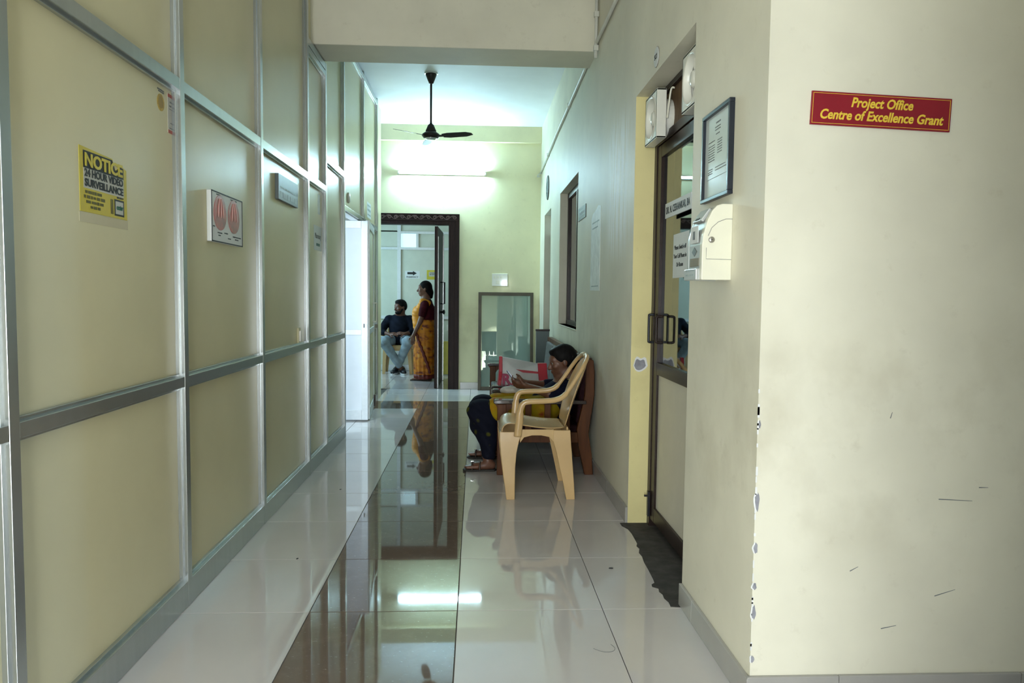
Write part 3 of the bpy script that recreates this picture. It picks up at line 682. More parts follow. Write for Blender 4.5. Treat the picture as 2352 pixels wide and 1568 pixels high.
# project office sign
rt = -.035
ps = plate('office_sign', (1.2245, 2.2135, 1.8605), FAR, .437, .100, .006, M_maroon, rot=rt, bevel=.0008)
tag(ps, 'maroon sign with yellow italic lettering on the pier front', 'sign')
def inu(du, dv): return Vector((1.2245, 2.2075, 1.8605))+Vector((math.cos(rt), 0, math.sin(rt)))*du+Vector((-math.sin(rt), 0, math.cos(rt)))*dv
for du, dv, a_, b_ in ((0, .0445, .429, .0012), (0, -.0445, .429, .0012), (-.2135, 0, .0012, .09), (.2135, 0, .0012, .09)):
    plate('gold_line', inu(du, dv), FAR, a_, b_, .0006, M_signgold, ps, rot=rt)
text('lettering', 'Project Office', .040, inu(.0, .0205), FAR, M_signgold, ps, shear=.22, bold=.0011, width=.193, rot=rt)
text('lettering', 'Centre of Excellence Grant', .040, inu(.0, -.0185), FAR, M_signgold, ps, shear=.22, bold=.0011, width=.385, rot=rt)

# surveillance notice, torn at the top
ns = poly('surveillance_notice', [(-.15, -.096), (.15, -.096), (.15, .072), (.11, .082), (.085, .066), (.072, .062), (.055, .095), (-.15, .102)], (PX, 2.455, 1.63), LEFT, .0012, M_signyel)
tag(ns, 'torn yellow and black surveillance notice on the nearest partition panel', 'notice')
O = Vector((PX+.0012, 2.455, 1.63))
poly('black_band', [(-.128, .038), (.128, .038), (.128, .074), (.100, .077), (.085, .064), (.072, .060), (.053, .091), (-.128, .091)], O, LEFT, .0006, M_ink, ns)
plate('grey_field', O+Vector((0, 0, .008)), LEFT, .256, .062, .0005, M_signgrey, ns)
text('lettering', 'NOTICE', .055, O+Vector((.0006, 0, .0625)), LEFT, M_signyel, ns, bold=.0018, width=.24)
text('lettering', '24 HOUR VIDEO', .032, O+Vector((.0006, 0, .0235)), LEFT, M_ink, ns, bold=.0011, width=.245)
text('lettering', 'SURVEILLANCE', .032, O+Vector((.0006, 0, -.0065)), LEFT, M_ink, ns, bold=.0011, width=.245)
scribble('small_print', [(-.12, -.012, -.034, .010), (-.128, 0, -.049, .010), (-.115, -.01, -.064, .010), (-.09, -.03, -.079, .009)], O, LEFT, plain('dark_olive_ink', (.09, .08, .01), .6), ns, seed=3)
for u0, u1, v0, v1 in ((.062, .128, -.088, -.034),): plate('logo_frame', O+Vector((0, (u0+u1)/2, (v0+v1)/2)), LEFT, u1-u0, v1-v0, .0006, M_ink, ns)
plate('logo_field', O+Vector((.0006, .095, -.061)), LEFT, .052, .042, .0005, M_signgrey, ns)
text('logo_lettering', 'cctv', .022, O+Vector((.0012, .095, -.06)), LEFT, M_green, ns, bold=.001, width=.044)
for u in (.040, .050): plate('logo_bar', O+Vector((0, u, -.061)), LEFT, .005, .048, .0006, M_ink, ns)
scribble('logo_print', [(.08, .128, -.027, .006)], O, LEFT, M_ink, ns, seed=5)
# clear tape sheet edge
tp = plate('clear_film', O+Vector((-.0011, .0, -.113)), LEFT, .31, .03, .0008, plain('clear_tape', (.62, .575, .40), .12, var=.05), ns)
# stickers
sl = empty('gold_seal', (PX, 2.895, 2.008), label='round gold seal sticker near the top rail of the nearest panel', cat='sticker')
obj('disc', lathe(BM(), [(.032, 0), (.032, .001)], axis='X'), M_gold, sl); obj('ring', lathe(BM(), [(.022, .001), (.022, .0016)], axis='X'), plain('dark_gold', (.33, .2, .02), .4, .2), sl)
scribble('print', [(-.028, .03, .047, .006), (-.02, .03, .040, .005)], (.0006, 0, 0), LEFT, M_greyink, sl)
st = plate('strip_sticker', (PX, 3.0, 1.985), LEFT, .085, .15, .001, M_signgrey)
tag(st, 'tall white sticker with red bands beside the gold seal', 'sticker')
for v in (.069, -.069):
    plate('red_band', Vector((PX+.001, 2.987, 1.985+v)), LEFT, .055, .013, .0006, M_redink, st); plate('dark_band', Vector((PX+.001, 3.028, 1.985+v)), LEFT, .026, .013, .0006, M_ink, st)
scribble('print', [(-.025, .035, .045, .007), (-.03, .035, .03, .008), (-.03, .035, .018, .003), (-.02, .035, -.035, .004), (.01, .038, -.045, .006), (-.03, .02, -.055, .003)], Vector((PX+.001, 3.0, 1.985)), LEFT, M_greyink, st)
# medical poster: two red tissue pictures
mp = empty('medical_poster', (PX, 3.57, 1.635), label='white boxed medical picture with two red oval organs', cat='poster')
B('box', (0, -.215, -.114), (.022, .215, .114), M_paper, mp, bevel=.003)
for lo, hi in (((.022, -.215, .109), (.024, .215, .114)), ((.022, -.215, -.114), (.024, .215, -.109)), ((.022, .21, -.114), (.024, .215, .114)), ((.022, -.215, -.114), (.024, -.21, .114))): B('border', lo, hi, M_ink, mp)
for cy in (-.105, .085):
    pts = [(cy+.082*math.cos(a)*(1-.18*math.sin(a)*(.5)), .022+.080*math.sin(a)) for a in [2*PI*k/32 for k in range(32)]]
    bm = prism(BM(), pts, ((.022, 0, 0), (0, 1, 0), (0, 0, 1), (.0014, 0, 0))); og = obj('tissue_picture', bm, M_flesh, mp)
    for q in (-.02, .012, .034):
        obj('pale_fold', tube(BM(), catmull([(.0234, cy+q*.4, .085), (.0236, cy+q, .05), (.0234, cy+q*1.3, .0)], 5), [.003]*9+[.002, .001], 5), plain('pale_tissue', (.6, .36, .33), .4), og)
scribble('caption', [(-.15, -.1, .102, .006), (.04, .13, .1, .006), (-.2, -.17, -.045, .006), (-.14, -.08, -.07, .006), (-.05, .0, -.066, .006), (.0, .04, -.088, .006), (.07, .19, -.074, .006), (.1, .15, -.086, .006), (-.13, -.1, -.082, .005)], (.022, 0, 0), LEFT, M_ink, mp, seed=9)
# grey plaque
gp = plate('grey_plaque', (PX, 4.715, 1.93), LEFT, .475, .152, .022, M_greyplate, bevel=.002)
tag(gp, 'grey engraved plaque below the top rail of the partition', 'plaque')
scribble('engraving', [(-.2, .2, .0, .012), (-.21, .21, -.042, .034)], (PX+.022, 4.715, 1.93), LEFT, M_paleink, gp, th=.0006, seed=11)
# pharmacy paper
ph = plate('pharmacy_paper', (PX, 5.655, 1.71), LEFT, .27, .183, .0012, M_paper)
tag(ph, 'white paper sign reading Pharmacy with a green bar', 'sign')
text('lettering', 'Pharmacy', .055, (PX+.0014, 5.655, 1.725), LEFT, M_greyink, ph, width=.2)
plate('green_bar', Vector((PX+.0012, 5.66, 1.662)), LEFT, .12, .02, .0006, M_green, ph)
ss = plate('small_strip', (PX, 5.70, 1.97), LEFT, .08, .15, .001, M_wornpaper); tag(ss, 'small worn paper strip above the Pharmacy sign', 'sticker')
lt = empty('door_latch', (PX, 5.02, 1.0), label='small brown latch plate low on the partition', cat='latch'); B('plate', (0, -.03, -.05), (.012, .03, .06), M_lam, lt, bevel=.002); B('bolt', (.012, -.008, -.03), (.02, .008, .04), M_steel, lt)

# switch plate on the far wall with a glowing plug
sw = empty('switch_plate', (.322, FY, 1.513), label='white wall switch plate with a glowing indicator above the leaning panel', cat='switch')
B('plate', (-.108, -.014, -.085), (.108, 0, .085), M_white, sw, bevel=.004)
for x in (-.07, -.025, .02): B('rocker', (x-.015, -.02, .02), (x+.015, -.014, .055), M_offw, sw, bevel=.002)
B('socket', (-.05, -.018, -.06), (.0, -.014, -.01), M_offw, sw, bevel=.002); B('indicator', (.05, -.05, -.062), (.078, -.014, -.03), M_led, sw, bevel=.004)
# framed glass panel leaning on the far wall
lp = empty('leaning_panel', (.408, FY-.125, 0), label='brown framed green glass panel leaning on the far wall', cat='panel')
th_ = math.atan2(.105, 1.33); m4 = Matrix.Rotation(-th_, 4, 'X')
for lo, hi in (((-.378, -.02, 0), (-.335, .018, 1.345)), ((.335, -.02, 0), (.378, .018, 1.345)), ((-.335, -.02, 1.3), (.335, .018, 1.345)), ((-.335, -.02, 0), (.335, .018, .05))): obj('frame_bar', box(BM(), lo, hi, m4), M_panelframe, lp, bevel=.003)
obj('glass', box(BM(), (-.338, -.004, .045), (.338, .004, 1.305), m4), M_mirror, lp)
# white gate in the entrance behind the camera (seen only mirrored in the panel)
gt = empty('entrance_gate', (.72, -3.08, 0), label='white barred gate in the entrance behind the viewer', cat='gate')
for x in np.arange(-.42, .55, .132): obj('bar', tube(BM(), [(x, 0, .1), (x, 0, 1.55), (x, 0, 1.62)], [.012, .012, .002], 8), M_gate, gt)
for z in (.3, .62, .94, 1.26, 1.48): B('cross_bar', (-.52, -.012, z), (.55, .012, z+.022), M_gate, gt)
B('gate_post', (-.525, -.03, 0.002), (-.43, .03, 1.62), M_gate, gt)

# ================================================================== FURNITURE
def chair_sheet(name, rows, th, mat, parent):
    bm = BM(); loft(bm, rows, closed=False, cap=False)
    o = obj(name, bm, mat, parent, smooth=True)
    s = o.modifiers.new('solid', 'SOLIDIFY'); s.thickness = th; s.offset = -1
    b = o.modifiers.new('subsurf', 'SUBSURF'); b.levels = 1; b.render_levels = 1
    return o
def ribbon(bm, pts, wd, th_, n=12):
    """sweep an oval section along a path lying near a vertical plane; its width runs along y"""
    pts = [Vector(p) for p in pts]; R = []
    for i, p in enumerate(pts):
        d = (pts[min(i+1, len(pts)-1)]-pts[max(i-1, 0)]).normalized(); y = Vector((0, 1, 0)); y = (y-d*y.dot(d)).normalized(); k = d.cross(y)
        w_ = wd[i] if isinstance(wd, list) else wd; th = th_[i] if isinstance(th_, list) else th_
        R.append([p+y*(math.copysign(abs(math.cos(a))**.6, math.cos(a))*w_/2)+k*(math.copysign(abs(math.sin(a))**.8, math.sin(a))*th/2) for a in [2*PI*q/n for q in range(n)]])
    return loft(bm, R)
def plastic_chair(loc, rz, label, group):
    e = empty('plastic_chair', loc, rz, label, 'chair', group)
    prof = [(-.260, .385), (-.267, .42), (-.262, .452), (-.242, .476), (-.205, .486), (-.13, .474), (-.02, .456), (.08, .446), (.16, .452)]
    rows = []
    for x, z in prof:
        t_ = (x+.267)/.43; hw = .205+.012*math.sin(PI*t_)-.03*t_*t_
        rows.append([(x+.012*abs(y)**2*(1 if x < -.2 else 0), y*hw, z-.014*(1-y*y)*math.sin(PI*min(1, max(0, t_)))+(.006*abs(y)**4)) for y in [q/6-1 for q in range(13)]])
    chair_sheet('seat', rows, .010, M_plastic, e)
    rows = []
    for j in range(13):
        t_ = j/12; z = .452+.445*t_; x = .158+.155*t_-.02*math.sin(PI*t_)
        hw = .165+.045*math.sin(PI*min(1, t_*1.05))**.8
        if t_ > .72: hw *= math.sqrt(max(.02, 1-((t_-.72)/.283)**2.6))
        rows.append([(x+.034*(1-y*y)*math.sin(PI*(.15+.7*t_)), y*hw, z) for y in [q/6-1 for q in range(13)]])
    chair_sheet('backrest', rows, .009, M_plastic, e)
    for s in (-1, 1):
        path = catmull([(-.152, s*.232, .405), (-.143, s*.238, .50), (-.136, s*.243, .575), (-.118, s*.245, .615), (-.08, s*.246, .628), (.02, s*.243, .632), (.09, s*.238, .640), (.14, s*.230, .664), (.185, s*.222, .722), (.235, s*.208, .800), (.275, s*.178, .862), (.298, s*.12, .895), (.303, s*.05, .905), (.304, 0, .906)], 5)
        wd = [.05 if p.z < .55 else (.046 if p.x < .15 else .034) for p in path]
        tk = [.050 if p.z < .56 else (.040 if p.z < .61 else (.034 if p.x < .15 else .026)) for p in path]
        obj('armrest', ribbon(BM(), path, wd, tk), M_plastic, e, smooth=True)
        th = .012
        def L(x0, x1, yo, fl, front):
            a, c = s*yo, s*(yo-th); f_ = s*(yo-fl)
            if front: return [(x0, a), (x1, a), (x1, c), (x0+th, c), (x0+th*.9, f_), (x0, f_)]
            return [(x1, a), (x0, a), (x0, c), (x1-th, c), (x1-th*.9, f_), (x1, f_)]
        for front, spec in ((True, [(0, -.219, -.166, .244, .045), (.1, -.232, -.166, .241, .05), (.2, -.246, -.165, .236, .055), (.3, -.258, -.157, .231, .06), (.37, -.264, -.142, .227, .07), (.43, -.266, -.122, .222, .09)]),
                            (False, [(0, .163, .218, .244, .045), (.1, .143, .212, .240, .05), (.2, .12, .204, .233, .055), (.3, .098, .196, .227, .06), (.37, .078, .19, .222, .07), (.44, .03, .186, .214, .09)])):
            bm = BM(); loft(bm, [[(x, y, z) for x, y in L(x0, x1, yo, fl, front)] for z, x0, x1, yo, fl in spec]); obj('leg', bm, M_plastic, e, bevel=.003)
        bm = BM(); loft(bm, [[(x, s*.222, z1), (x, s*.210, z1), (x, s*.210, .446), (x, s*.222, .446)] for x, z1 in ((-.135, .36), (-.11, .395), (-.06, .408), (0, .408), (.05, .398), (.08, .365))]); obj('side_apron', bm, M_plastic, e, bevel=.002)
    B('front_apron', (-.262, -.19, .385), (-.252, .19, .43), M_plastic, e); B('rear_apron', (.165, -.18, .40), (.175, .18, .455), M_plastic, e)
    return e
plastic_chair((.42, 4.82, 0), 0, 'cream plastic armchair standing empty in the corridor', 'cream plastic chairs')
plastic_chair((-1.28, 12.22, 0), PI/2, 'cream plastic chair under the seated man in the far room', 'cream plastic chairs')

def wooden_seat(name, y0, y1, label, cat, cush, group, bays=1):
    e = empty(name, (0, (y0+y1)/2, 0), 0, label, cat, group); hy = (y1-y0)/2
    post = [(.795, 0), (.857, 0), (.846, .15), (.820, .30), (.832, .40), (.858, .58), (.856, .75), (.848, .835), (.80, .845), (.795, .7), (.79, .58), (.762, .45), (.735, .33), (.75, .2), (.785, .05)]
    for s in (-1, 1):
        yc = s*(hy-.03)
        obj('rear_post', prism(BM(), post, ((0, yc-.025, 0), (1, 0, 0), (0, 0, 1), (0, .05, 0))), M_chairwood, e, bevel=.004)
        B('front_post', (.158, yc-.03, 0), (.222, yc+.03, .515), M_chairwood, e, bevel=.004)
        arm = [(.128, .528), (.135, .517), (.80, .517), (.80, .545), (.15, .547), (.132, .541)]
        obj('armrest', prism(BM(), arm, ((0, yc-.042, 0), (1, 0, 0), (0, 0, 1), (0, .084, 0))), M_blackwood, e, bevel=.005)
        obj('bracket', prism(BM(), [(.14, .517), (.30, .517), (.27, .49), (.24, .47), (.222, .44), (.158, .44), (.157, .49)], ((0, yc-.02, 0), (1, 0, 0), (0, 0, 1), (0, .04, 0))), M_chairwood, e)
        B('side_rail', (.222, yc-.018, .235), (.76, yc+.018, .31), M_chairwood, e, bevel=.003)
        for x in (.36, .50, .64): B('side_slat', (x, yc-.01, .31), (x+.045, yc+.01, .517), M_chairwood, e, bevel=.002)
    B('front_rail', (.165, -hy+.06, .22), (.20, hy-.06, .30), M_chairwood, e, bevel=.003)
    B('rear_rail', (.755, -hy+.055, .25), (.785, hy-.055, .33), M_chairwood, e, bevel=.003)
    B('top_rail', (.80, -hy+.055, .80), (.845, hy-.055, .845), M_chairwood, e, bevel=.004)
    wd = (2*hy-.13)/bays
    for k in range(bays):
        a = -hy+.065+wd*k
        B('seat_cushion', (.17, a+.004, .285), (.755, a+wd-.004, .352), cush, e, bevel=.02, seg=3)
        m4 = Matrix.Translation((.765, 0, .36)) @ Matrix.Rotation(.11, 4, 'Y')
        obj('back_cushion', box(BM(), (-.03, a+.004, 0), (.03, a+wd-.004, .44), m4), cush, e, bevel=.02, seg=3)
    return e
wooden_seat('wooden_armchair', 5.22, 5.88, 'brown wooden armchair the reading woman sits in', 'armchair', M_cush, 'wooden seats along the right wall')
wooden_seat('wooden_sofa', 6.05, 8.15, 'long wooden sofa with grey cushions behind the woman', 'sofa', M_greycush, 'wooden seats along the right wall', 3)
gb = empty('grey_board', (.74, 8.28, 0), label='grey upright board standing beyond the sofa', cat='board')
B('sheet', (-.06, -.02, 0), (.09, .03, .90), M_greyplate, gb, bevel=.003); B('top_edge', (-.065, -.025, .90), (.095, .035, .92), M_bronze, gb)

# ---------------------------------------------------------------- signed distance bodies
def sdf_mesh(name, prims, mat, parent=None, vox=.008, k=.02, warp=None, loc=(0, 0, 0)):
    lo = np.full(3, 1e9); hi = -lo
    for p in prims:
        if p[0] == 'c':
            for q, r in ((p[1], p[3]), (p[2], p[4])): lo = np.minimum(lo, np.array(q)-r); hi = np.maximum(hi, np.array(q)+r)
        else:
            r = max(p[2]); lo = np.minimum(lo, np.array(p[1])-r); hi = np.maximum(hi, np.array(p[1])+r)
    lo -= vox*3+k; hi += vox*3+k; n = np.ceil((hi-lo)/vox).astype(int)+1
    D = np.full(n, .2, np.float32)
    ax = [lo[i]+vox*np.arange(n[i]) for i in range(3)]
    for p in prims:
        if p[0] == 'c': a, b2 = np.array(p[1], float), np.array(p[2], float); ra, rb = p[3], p[4]; bl = np.minimum(a-ra, b2-rb); bh = np.maximum(a+ra, b2+rb)
        else: r = max(p[2]); bl = np.array(p[1])-r; bh = np.array(p[1])+r
        kk = p[5] if p[0] == 'c' and len(p) > 5 else (p[4] if p[0] == 'e' and len(p) > 4 and p[4] is not None else k)
        mg = kk+vox*3; i0 = np.maximum(0, np.floor((bl-mg-lo)/vox).astype(int)); i1 = np.minimum(n, np.ceil((bh+mg-lo)/vox).astype(int)+1)
        sl = tuple(slice(i0[i], i1[i]) for i in range(3))
        G = np.stack(np.meshgrid(*[ax[i][sl[i]] for i in range(3)], indexing='ij'), -1)
        if p[0] == 'c':
            ba = b2-a; L2 = max(ba@ba, 1e-9); t_ = np.clip(((G-a)@ba)/L2, 0, 1); d = np.linalg.norm(G-a-t_[..., None]*ba, axis=-1)-(ra+(rb-ra)*t_)
        else:
            q = G-np.array(p[1])
            if len(p) > 3 and p[3] is not None: q = q@np.array(p[3]).T
            rr_ = np.array(p[2]); k0 = np.linalg.norm(q/rr_, axis=-1); k1 = np.linalg.norm(q/rr_**2, axis=-1)+1e-9; d = k0*(k0-1)/k1
        o = D[sl]; h = np.clip(.5+.5*(o-d)/kk, 0, 1); D[sl] = o*(1-h)+d*h-kk*h*(1-h)
    S = D < 0; nx, ny, nz = np.array(D.shape)-1
    c = sum(S[i:nx+i, j:ny+j, l:nz+l].astype(np.int8) for i in (0, 1) for j in (0, 1) for l in (0, 1))
    act = (c > 0) & (c < 8); idx = np.full(act.shape, -1, np.int64); I = np.argwhere(act); idx[act] = np.arange(len(I))
    P = np.zeros((len(I), 3)); W = np.zeros(len(I)); cs = [(i, j, l) for i in (0, 1) for j in (0, 1) for l in (0, 1)]
    for u in range(8):
        for v in range(u+1, 8):
            A_, B_ = np.array(cs[u]), np.array(cs[v])
            if abs(A_-B_).sum() != 1: continue
            da = D[tuple((I+A_).T)]; db = D[tuple((I+B_).T)]; m_ = (da < 0) != (db < 0); t_ = np.where(m_, da/np.where(m_, da-db, 1), 0)
            P += m_[:, None]*(A_+(B_-A_)*t_[:, None]); W += m_
    V = lo+vox*(I+P/W[:, None]); F = []
    for a in range(3):
        b_, c_ = (a+1) % 3, (a+2) % 3; s0 = [slice(None)]*3; s1 = [slice(None)]*3; s0[a] = slice(0, -1); s1[a] = slice(1, None)
        E_ = np.argwhere(S[tuple(s0)] != S[tuple(s1)]); E_ = E_[(E_[:, b_] > 0) & (E_[:, c_] > 0) & (E_[:, b_] < D.shape[b_]-1) & (E_[:, c_] < D.shape[c_]-1)]
        if not len(E_): continue
        inside = S[tuple(E_.T)]; q = []
        for db, dc in ((-1, -1), (0, -1), (0, 0), (-1, 0)):
            t_ = E_.copy(); t_[:, b_] += db; t_[:, c_] += dc; q.append(idx[tuple(t_.T)])
        q = np.stack(q, -1); q[~inside] = q[~inside][:, ::-1]; F.append(q)
    F = np.concatenate(F)
    if warp is not None: V = warp(V)
    V = V-np.array(loc)
    me = bpy.data.meshes.new(name); me.from_pydata(V.tolist(), [], F.tolist()); me.materials.append(mat)
    for p_ in me.polygons: p_.use_smooth = True
    o = bpy.data.objects.new(name, me); link(o, parent); 
    if parent is None: o.location = loc
    return o
def vec(*a): return np.array(a, float)
def unit(v): v = np.asarray(v, float); return v/np.linalg.norm(v)
class Head:
    def __init__(s, c, fwd, up=(0, 0, 1), sc=1.0):
        s.c = vec(*c); s.f = unit(fwd); s.l = unit(np.cross(up, s.f)); s.u = np.cross(s.f, s.l); s.sc = sc; s.R = np.stack([s.f, s.l, s.u])
    def at(s, f, l, u): return s.c+s.sc*(f*s.f+l*s.l+u*s.u)
    def E(s, f, l, u, r, k=None): return ('e', s.at(f, l, u), [x*s.sc for x in r], s.R, k)
    def skin(s):
        c = s.sc
        P = [s.E(-.008, 0, .022, (.094, .074, .092)), s.E(.028, 0, -.045, (.062, .056, .066)), s.E(.062, 0, -.088, (.026, .028, .022), .02), s.E(.072, 0, .03, (.022, .052, .03), .02),
             ('c', s.at(.086, 0, .008), s.at(.109, 0, -.030), .009*c, .0145*c, .012), s.E(.088, 0, -.056, (.013, .024, .008), .008), s.E(.086, 0, -.066, (.012, .02, .008), .008)]
        for q in (-1, 1):
            P += [s.E(-.008, q*.074, -.004, (.019, .009, .03), .006), s.E(.062, q*.038, -.02, (.024, .024, .022), .02), s.E(.092, q*.011, -.034, (.009, .008, .007), .008)]
        return P
    def eyes(s, parent, loc, me_w, me_d):
        for q in (-1, 1):
            bm = BM(); p = s.at(.0765, q*.031, .006)-np.array(loc); bmesh.ops.create_uvsphere(bm, u_segments=10, v_segments=8, radius=.012*s.sc, matrix=Matrix.Translation(Vector(p)))
            w_ = obj('eye', bm, me_w, parent, smooth=True)
            bm = BM(); p = s.at(.0855, q*.031, .005)-np.array(loc); bmesh.ops.create_uvsphere(bm, u_segments=8, v_segments=6, radius=.0062*s.sc, matrix=Matrix.Translation(Vector(p))); obj('iris', bm, me_d, w_, smooth=True)
def hand(wr, d, pn, thumb, curl=.5, sc=1.0):
    """palm, four jointed fingers of unequal length and a thumb from the palm's side"""
    wr = vec(*wr); d = unit(d); pn = unit(np.asarray(pn, float)-d*np.dot(pn, d)); s = np.cross(d, pn)*thumb; P = []
    for q in (-.024, -.008, .008, .024): P.append(('c', wr+d*.01*sc+s*q*.6*sc, wr+d*.075*sc+s*q*sc, .014*sc, .0125*sc, .012))
    for i, (q, l) in enumerate(((.026, .072), (.009, .08), (-.009, .074), (-.025, .058))):
        p = wr+d*.08*sc+s*q*sc; a = curl*.5
        for j, fr_ in enumerate((.45, .32, .25)):
            e_ = p+(d*math.cos(a)+pn*math.sin(a))*l*fr_*sc; P.append(('c', p, e_, (.0088-.0008*j)*sc, (.0080-.0008*j)*sc, .004)); p = e_; a += curl*.7
    p = wr+d*.03*sc+s*.028*sc; e_ = p+(d*.6+s*.75+pn*.25)*.035*sc; P.append(('c', p, e_, .0115*sc, .0098*sc, .008)); P.append(('c', e_, e_+(d*.85+s*.1+pn*.45)*.032*sc, .0096*sc, .008*sc, .004))
    return P
def foot(heel, toe, r=.03):
    h, t_ = vec(*heel), vec(*toe); s = unit(np.cross(t_-h, (0, 0, 1))); P = [('c', h, h+(t_-h)*.6, r, r*.95)]
    for q in (-.024, -.012, 0, .012, .024): P.append(('c', h+(t_-h)*.55+s*q, t_+s*q*1.2-(t_-h)*(.06*abs(q)/.024), .016, .0105, .008))
    return P

def skin_mat(name, col):
    m, nt, b = nodes_of(name); f_ = noise(nt, 30, 4)
    nt.links.new(ramp(nt, f_, [(.3, tuple(x*.88 for x in col)), (.7, tuple(x*1.1 for x in col))]), b.inputs['Base Color'])
    b.inputs['Roughness'].default_value = .45; b.inputs['Subsurface Weight'].default_value = .08; b.inputs['Subsurface Radius'].default_value = (.01, .005, .003)
    return m
M_skin1 = skin_mat('brown_skin_a', (.15, .065, .038)); M_skin2 = skin_mat('brown_skin_b', (.17, .08, .05)); M_skin3 = skin_mat('brown_skin_c', (.12, .05, .03))
M_hair = plain('black_hair', (.006, .005, .005), .6, spec=.12, var=.5, scale=60, stretch=(1, 1, .15))
M_eyew = plain('eye_white', (.30, .27, .24), .6, spec=.1); M_eyed = plain('dark_iris', (.01, .007, .005), .15)
M_navy = plain('navy_cotton', (.007, .008, .022), .85, var=.3, scale=30, spec=.1)
M_shirt = plain('dark_navy_shirt', (.006, .008, .015), .85, var=.35, scale=14, spec=.1)
M_jeans = plain('pale_blue_jeans', (.24, .31, .36), .8, var=.25, scale=10)
M_sandal = plain('brown_leather', (.035, .02, .014), .5, var=.3)
M_sole = plain('dark_sole', (.02, .018, .014), .7); M_wsole = plain('white_sole', (.6, .62, .64), .6)
M_mar = plain('maroon_blouse_cloth', (.05, .005, .009), .8, var=.3, scale=20, spec=.12)
M_earring = plain('gold_earring', (.75, .5, .2), .25, 1)
m, nt, b = nodes_of('navy_trousers_with_olive_dots'); M_salwar = m      # printed dots
tc = N(nt, 'ShaderNodeTexCoord'); vo = N(nt, 'ShaderNodeTexVoronoi'); vo.inputs['Scale'].default_value = 11; vo.inputs['Randomness'].default_value = .35; nt.links.new(tc.outputs['Object'], vo.inputs[0])
nt.links.new(ramp(nt, vo.outputs['Distance'], [(.24, (.075, .075, .012)), (.34, (.008, .009, .018))]), b.inputs['Base Color']); b.inputs['Roughness'].default_value = .85; b.inputs['Specular IOR Level'].default_value = .1
m, nt, b = nodes_of('yellow_printed_cotton'); M_kurta = m
f_ = noise(nt, 14, 3); nt.links.new(ramp(nt, f_, [(.45, (.36, .25, .008)), (.62, (.38, .20, .008)), (.72, (.28, .06, .01))]), b.inputs['Base Color']); b.inputs['Roughness'].default_value = .8; b.inputs['Specular IOR Level'].default_value = .15
m, nt, b = nodes_of('orange_printed_saree'); M_saree = m
f_ = noise(nt, 7, 4, (1, 1, 2.2)); vo = N(nt, 'ShaderNodeTexVoronoi'); vo.inputs['Scale'].default_value = 9; tc = N(nt, 'ShaderNodeTexCoord'); nt.links.new(tc.outputs['Object'], vo.inputs[0])
c1 = ramp(nt, f_, [(.40, (.62, .22, .008)), (.55, (.50, .15, .008)), (.66, (.13, .02, .012))]); nt.links.new(mixc(nt, ramp(nt, vo.outputs['Distance'], [(.15, (1, 1, 1)), (.3, (0, 0, 0))]), c1, (.62, .30, .05)), b.inputs['Base Color']); b.inputs['Roughness'].default_value = .6
M_sareeplain = plain('bright_orange_silk', (.70, .27, .008), .5, var=.2, scale=6)
M_border = plain('maroon_saree_border', (.14, .018, .01), .5, var=.4, scale=30)

def cloth_warp(amp, fx, fy, fz, ph=0):
    def f(V):
        d = amp*(np.sin(V[:, 0]*fx+V[:, 2]*fz+ph)+np.sin(V[:, 1]*fy-V[:, 2]*fz*.7+ph*2))
        W = V.copy(); W[:, 0] += d*.5; W[:, 1] += d; return W
    return f

# ---------------------------------------------------------------- seated woman with a phone
L1 = (.45, 5.55, .36)
h1 = Head((.658, 5.555, .796), (-1, -.10, -.22), sc=1.0)
nk = vec(.715, 5.55, .655)
sk_ = h1.skin()+[('c', h1.at(-.03, 0, -.055), nk, .047, .05, .03), ('c', nk, (.66, 5.55, .53), .075, .12, .05), ('c', (.66, 5.55, .54), (.55, 5.55, .45), .12, .13, .05)]
for s, yh, kn, an, sh, el, wr in ((-1, 5.47, (.035, 5.43, .435), (.095, 5.355, .075), (.70, 5.41, .59), (.545, 5.345, .575), (.385, 5.47, .615)), (1, 5.64, (.05, 5.69, .435), (.12, 5.78, .075), (.70, 5.70, .59), (.545, 5.735, .59), (.39, 5.64, .62))):
    sk_ += [('c', (.53, yh, .45), kn, .085, .058, .03), ('c', kn, an, .055, .036, .03), ('c', (.67, 5.55+s*.06, .60), sh, .05, .045, .03), ('c', sh, el, .043, .036), ('c', el, wr, .036, .024)]
    sk_ += foot((an[0]+.03, an[1], .042), (an[0]-.165, an[1]-.012*s*-1, .032), .03)
sk_ += hand((.385, 5.47, .615), (-.95, .35, .12), (.1, .6, .5), -1, .75); sk_ += hand((.39, 5.64, .62), (-.95, -.35, .1), (.1, -.6, .5), 1, .75)
p1 = sdf_mesh('person', sk_, M_skin1, None, .0065, .02, loc=L1)
tag(p1, 'woman in navy and yellow sitting in a wooden armchair looking at her phone', 'person')
hr = [h1.E(-.022, 0, .040, (.100, .084, .092)), h1.E(-.055, 0, .0, (.066, .080, .085)), h1.E(-.085, 0, -.035, (.045, .05, .05), .03), h1.E(.035, 0, .088, (.05, .06, .03), .02)]
sdf_mesh('hair', hr, M_hair, p1, .006, .02, loc=L1)
h1.eyes(p1, L1, M_eyew, M_eyed)
bm = BM(); bmesh.ops.create_uvsphere(bm, u_segments=8, v_segments=6, radius=.006, matrix=Matrix.Translation(Vector(h1.at(-.006, -.08, -.036))-Vector(L1))); 
bm2 = bm; obj('earring', bm2, M_earring, p1, smooth=True)
top = [('c', (.715, 5.55, .60), (.66, 5.55, .52), .095, .135, .05), ('c', (.66, 5.55, .53), (.55, 5.55, .44), .135, .15, .05), ('c', (.70, 5.43, .60), (.70, 5.68, .60), .062, .062, .04)]
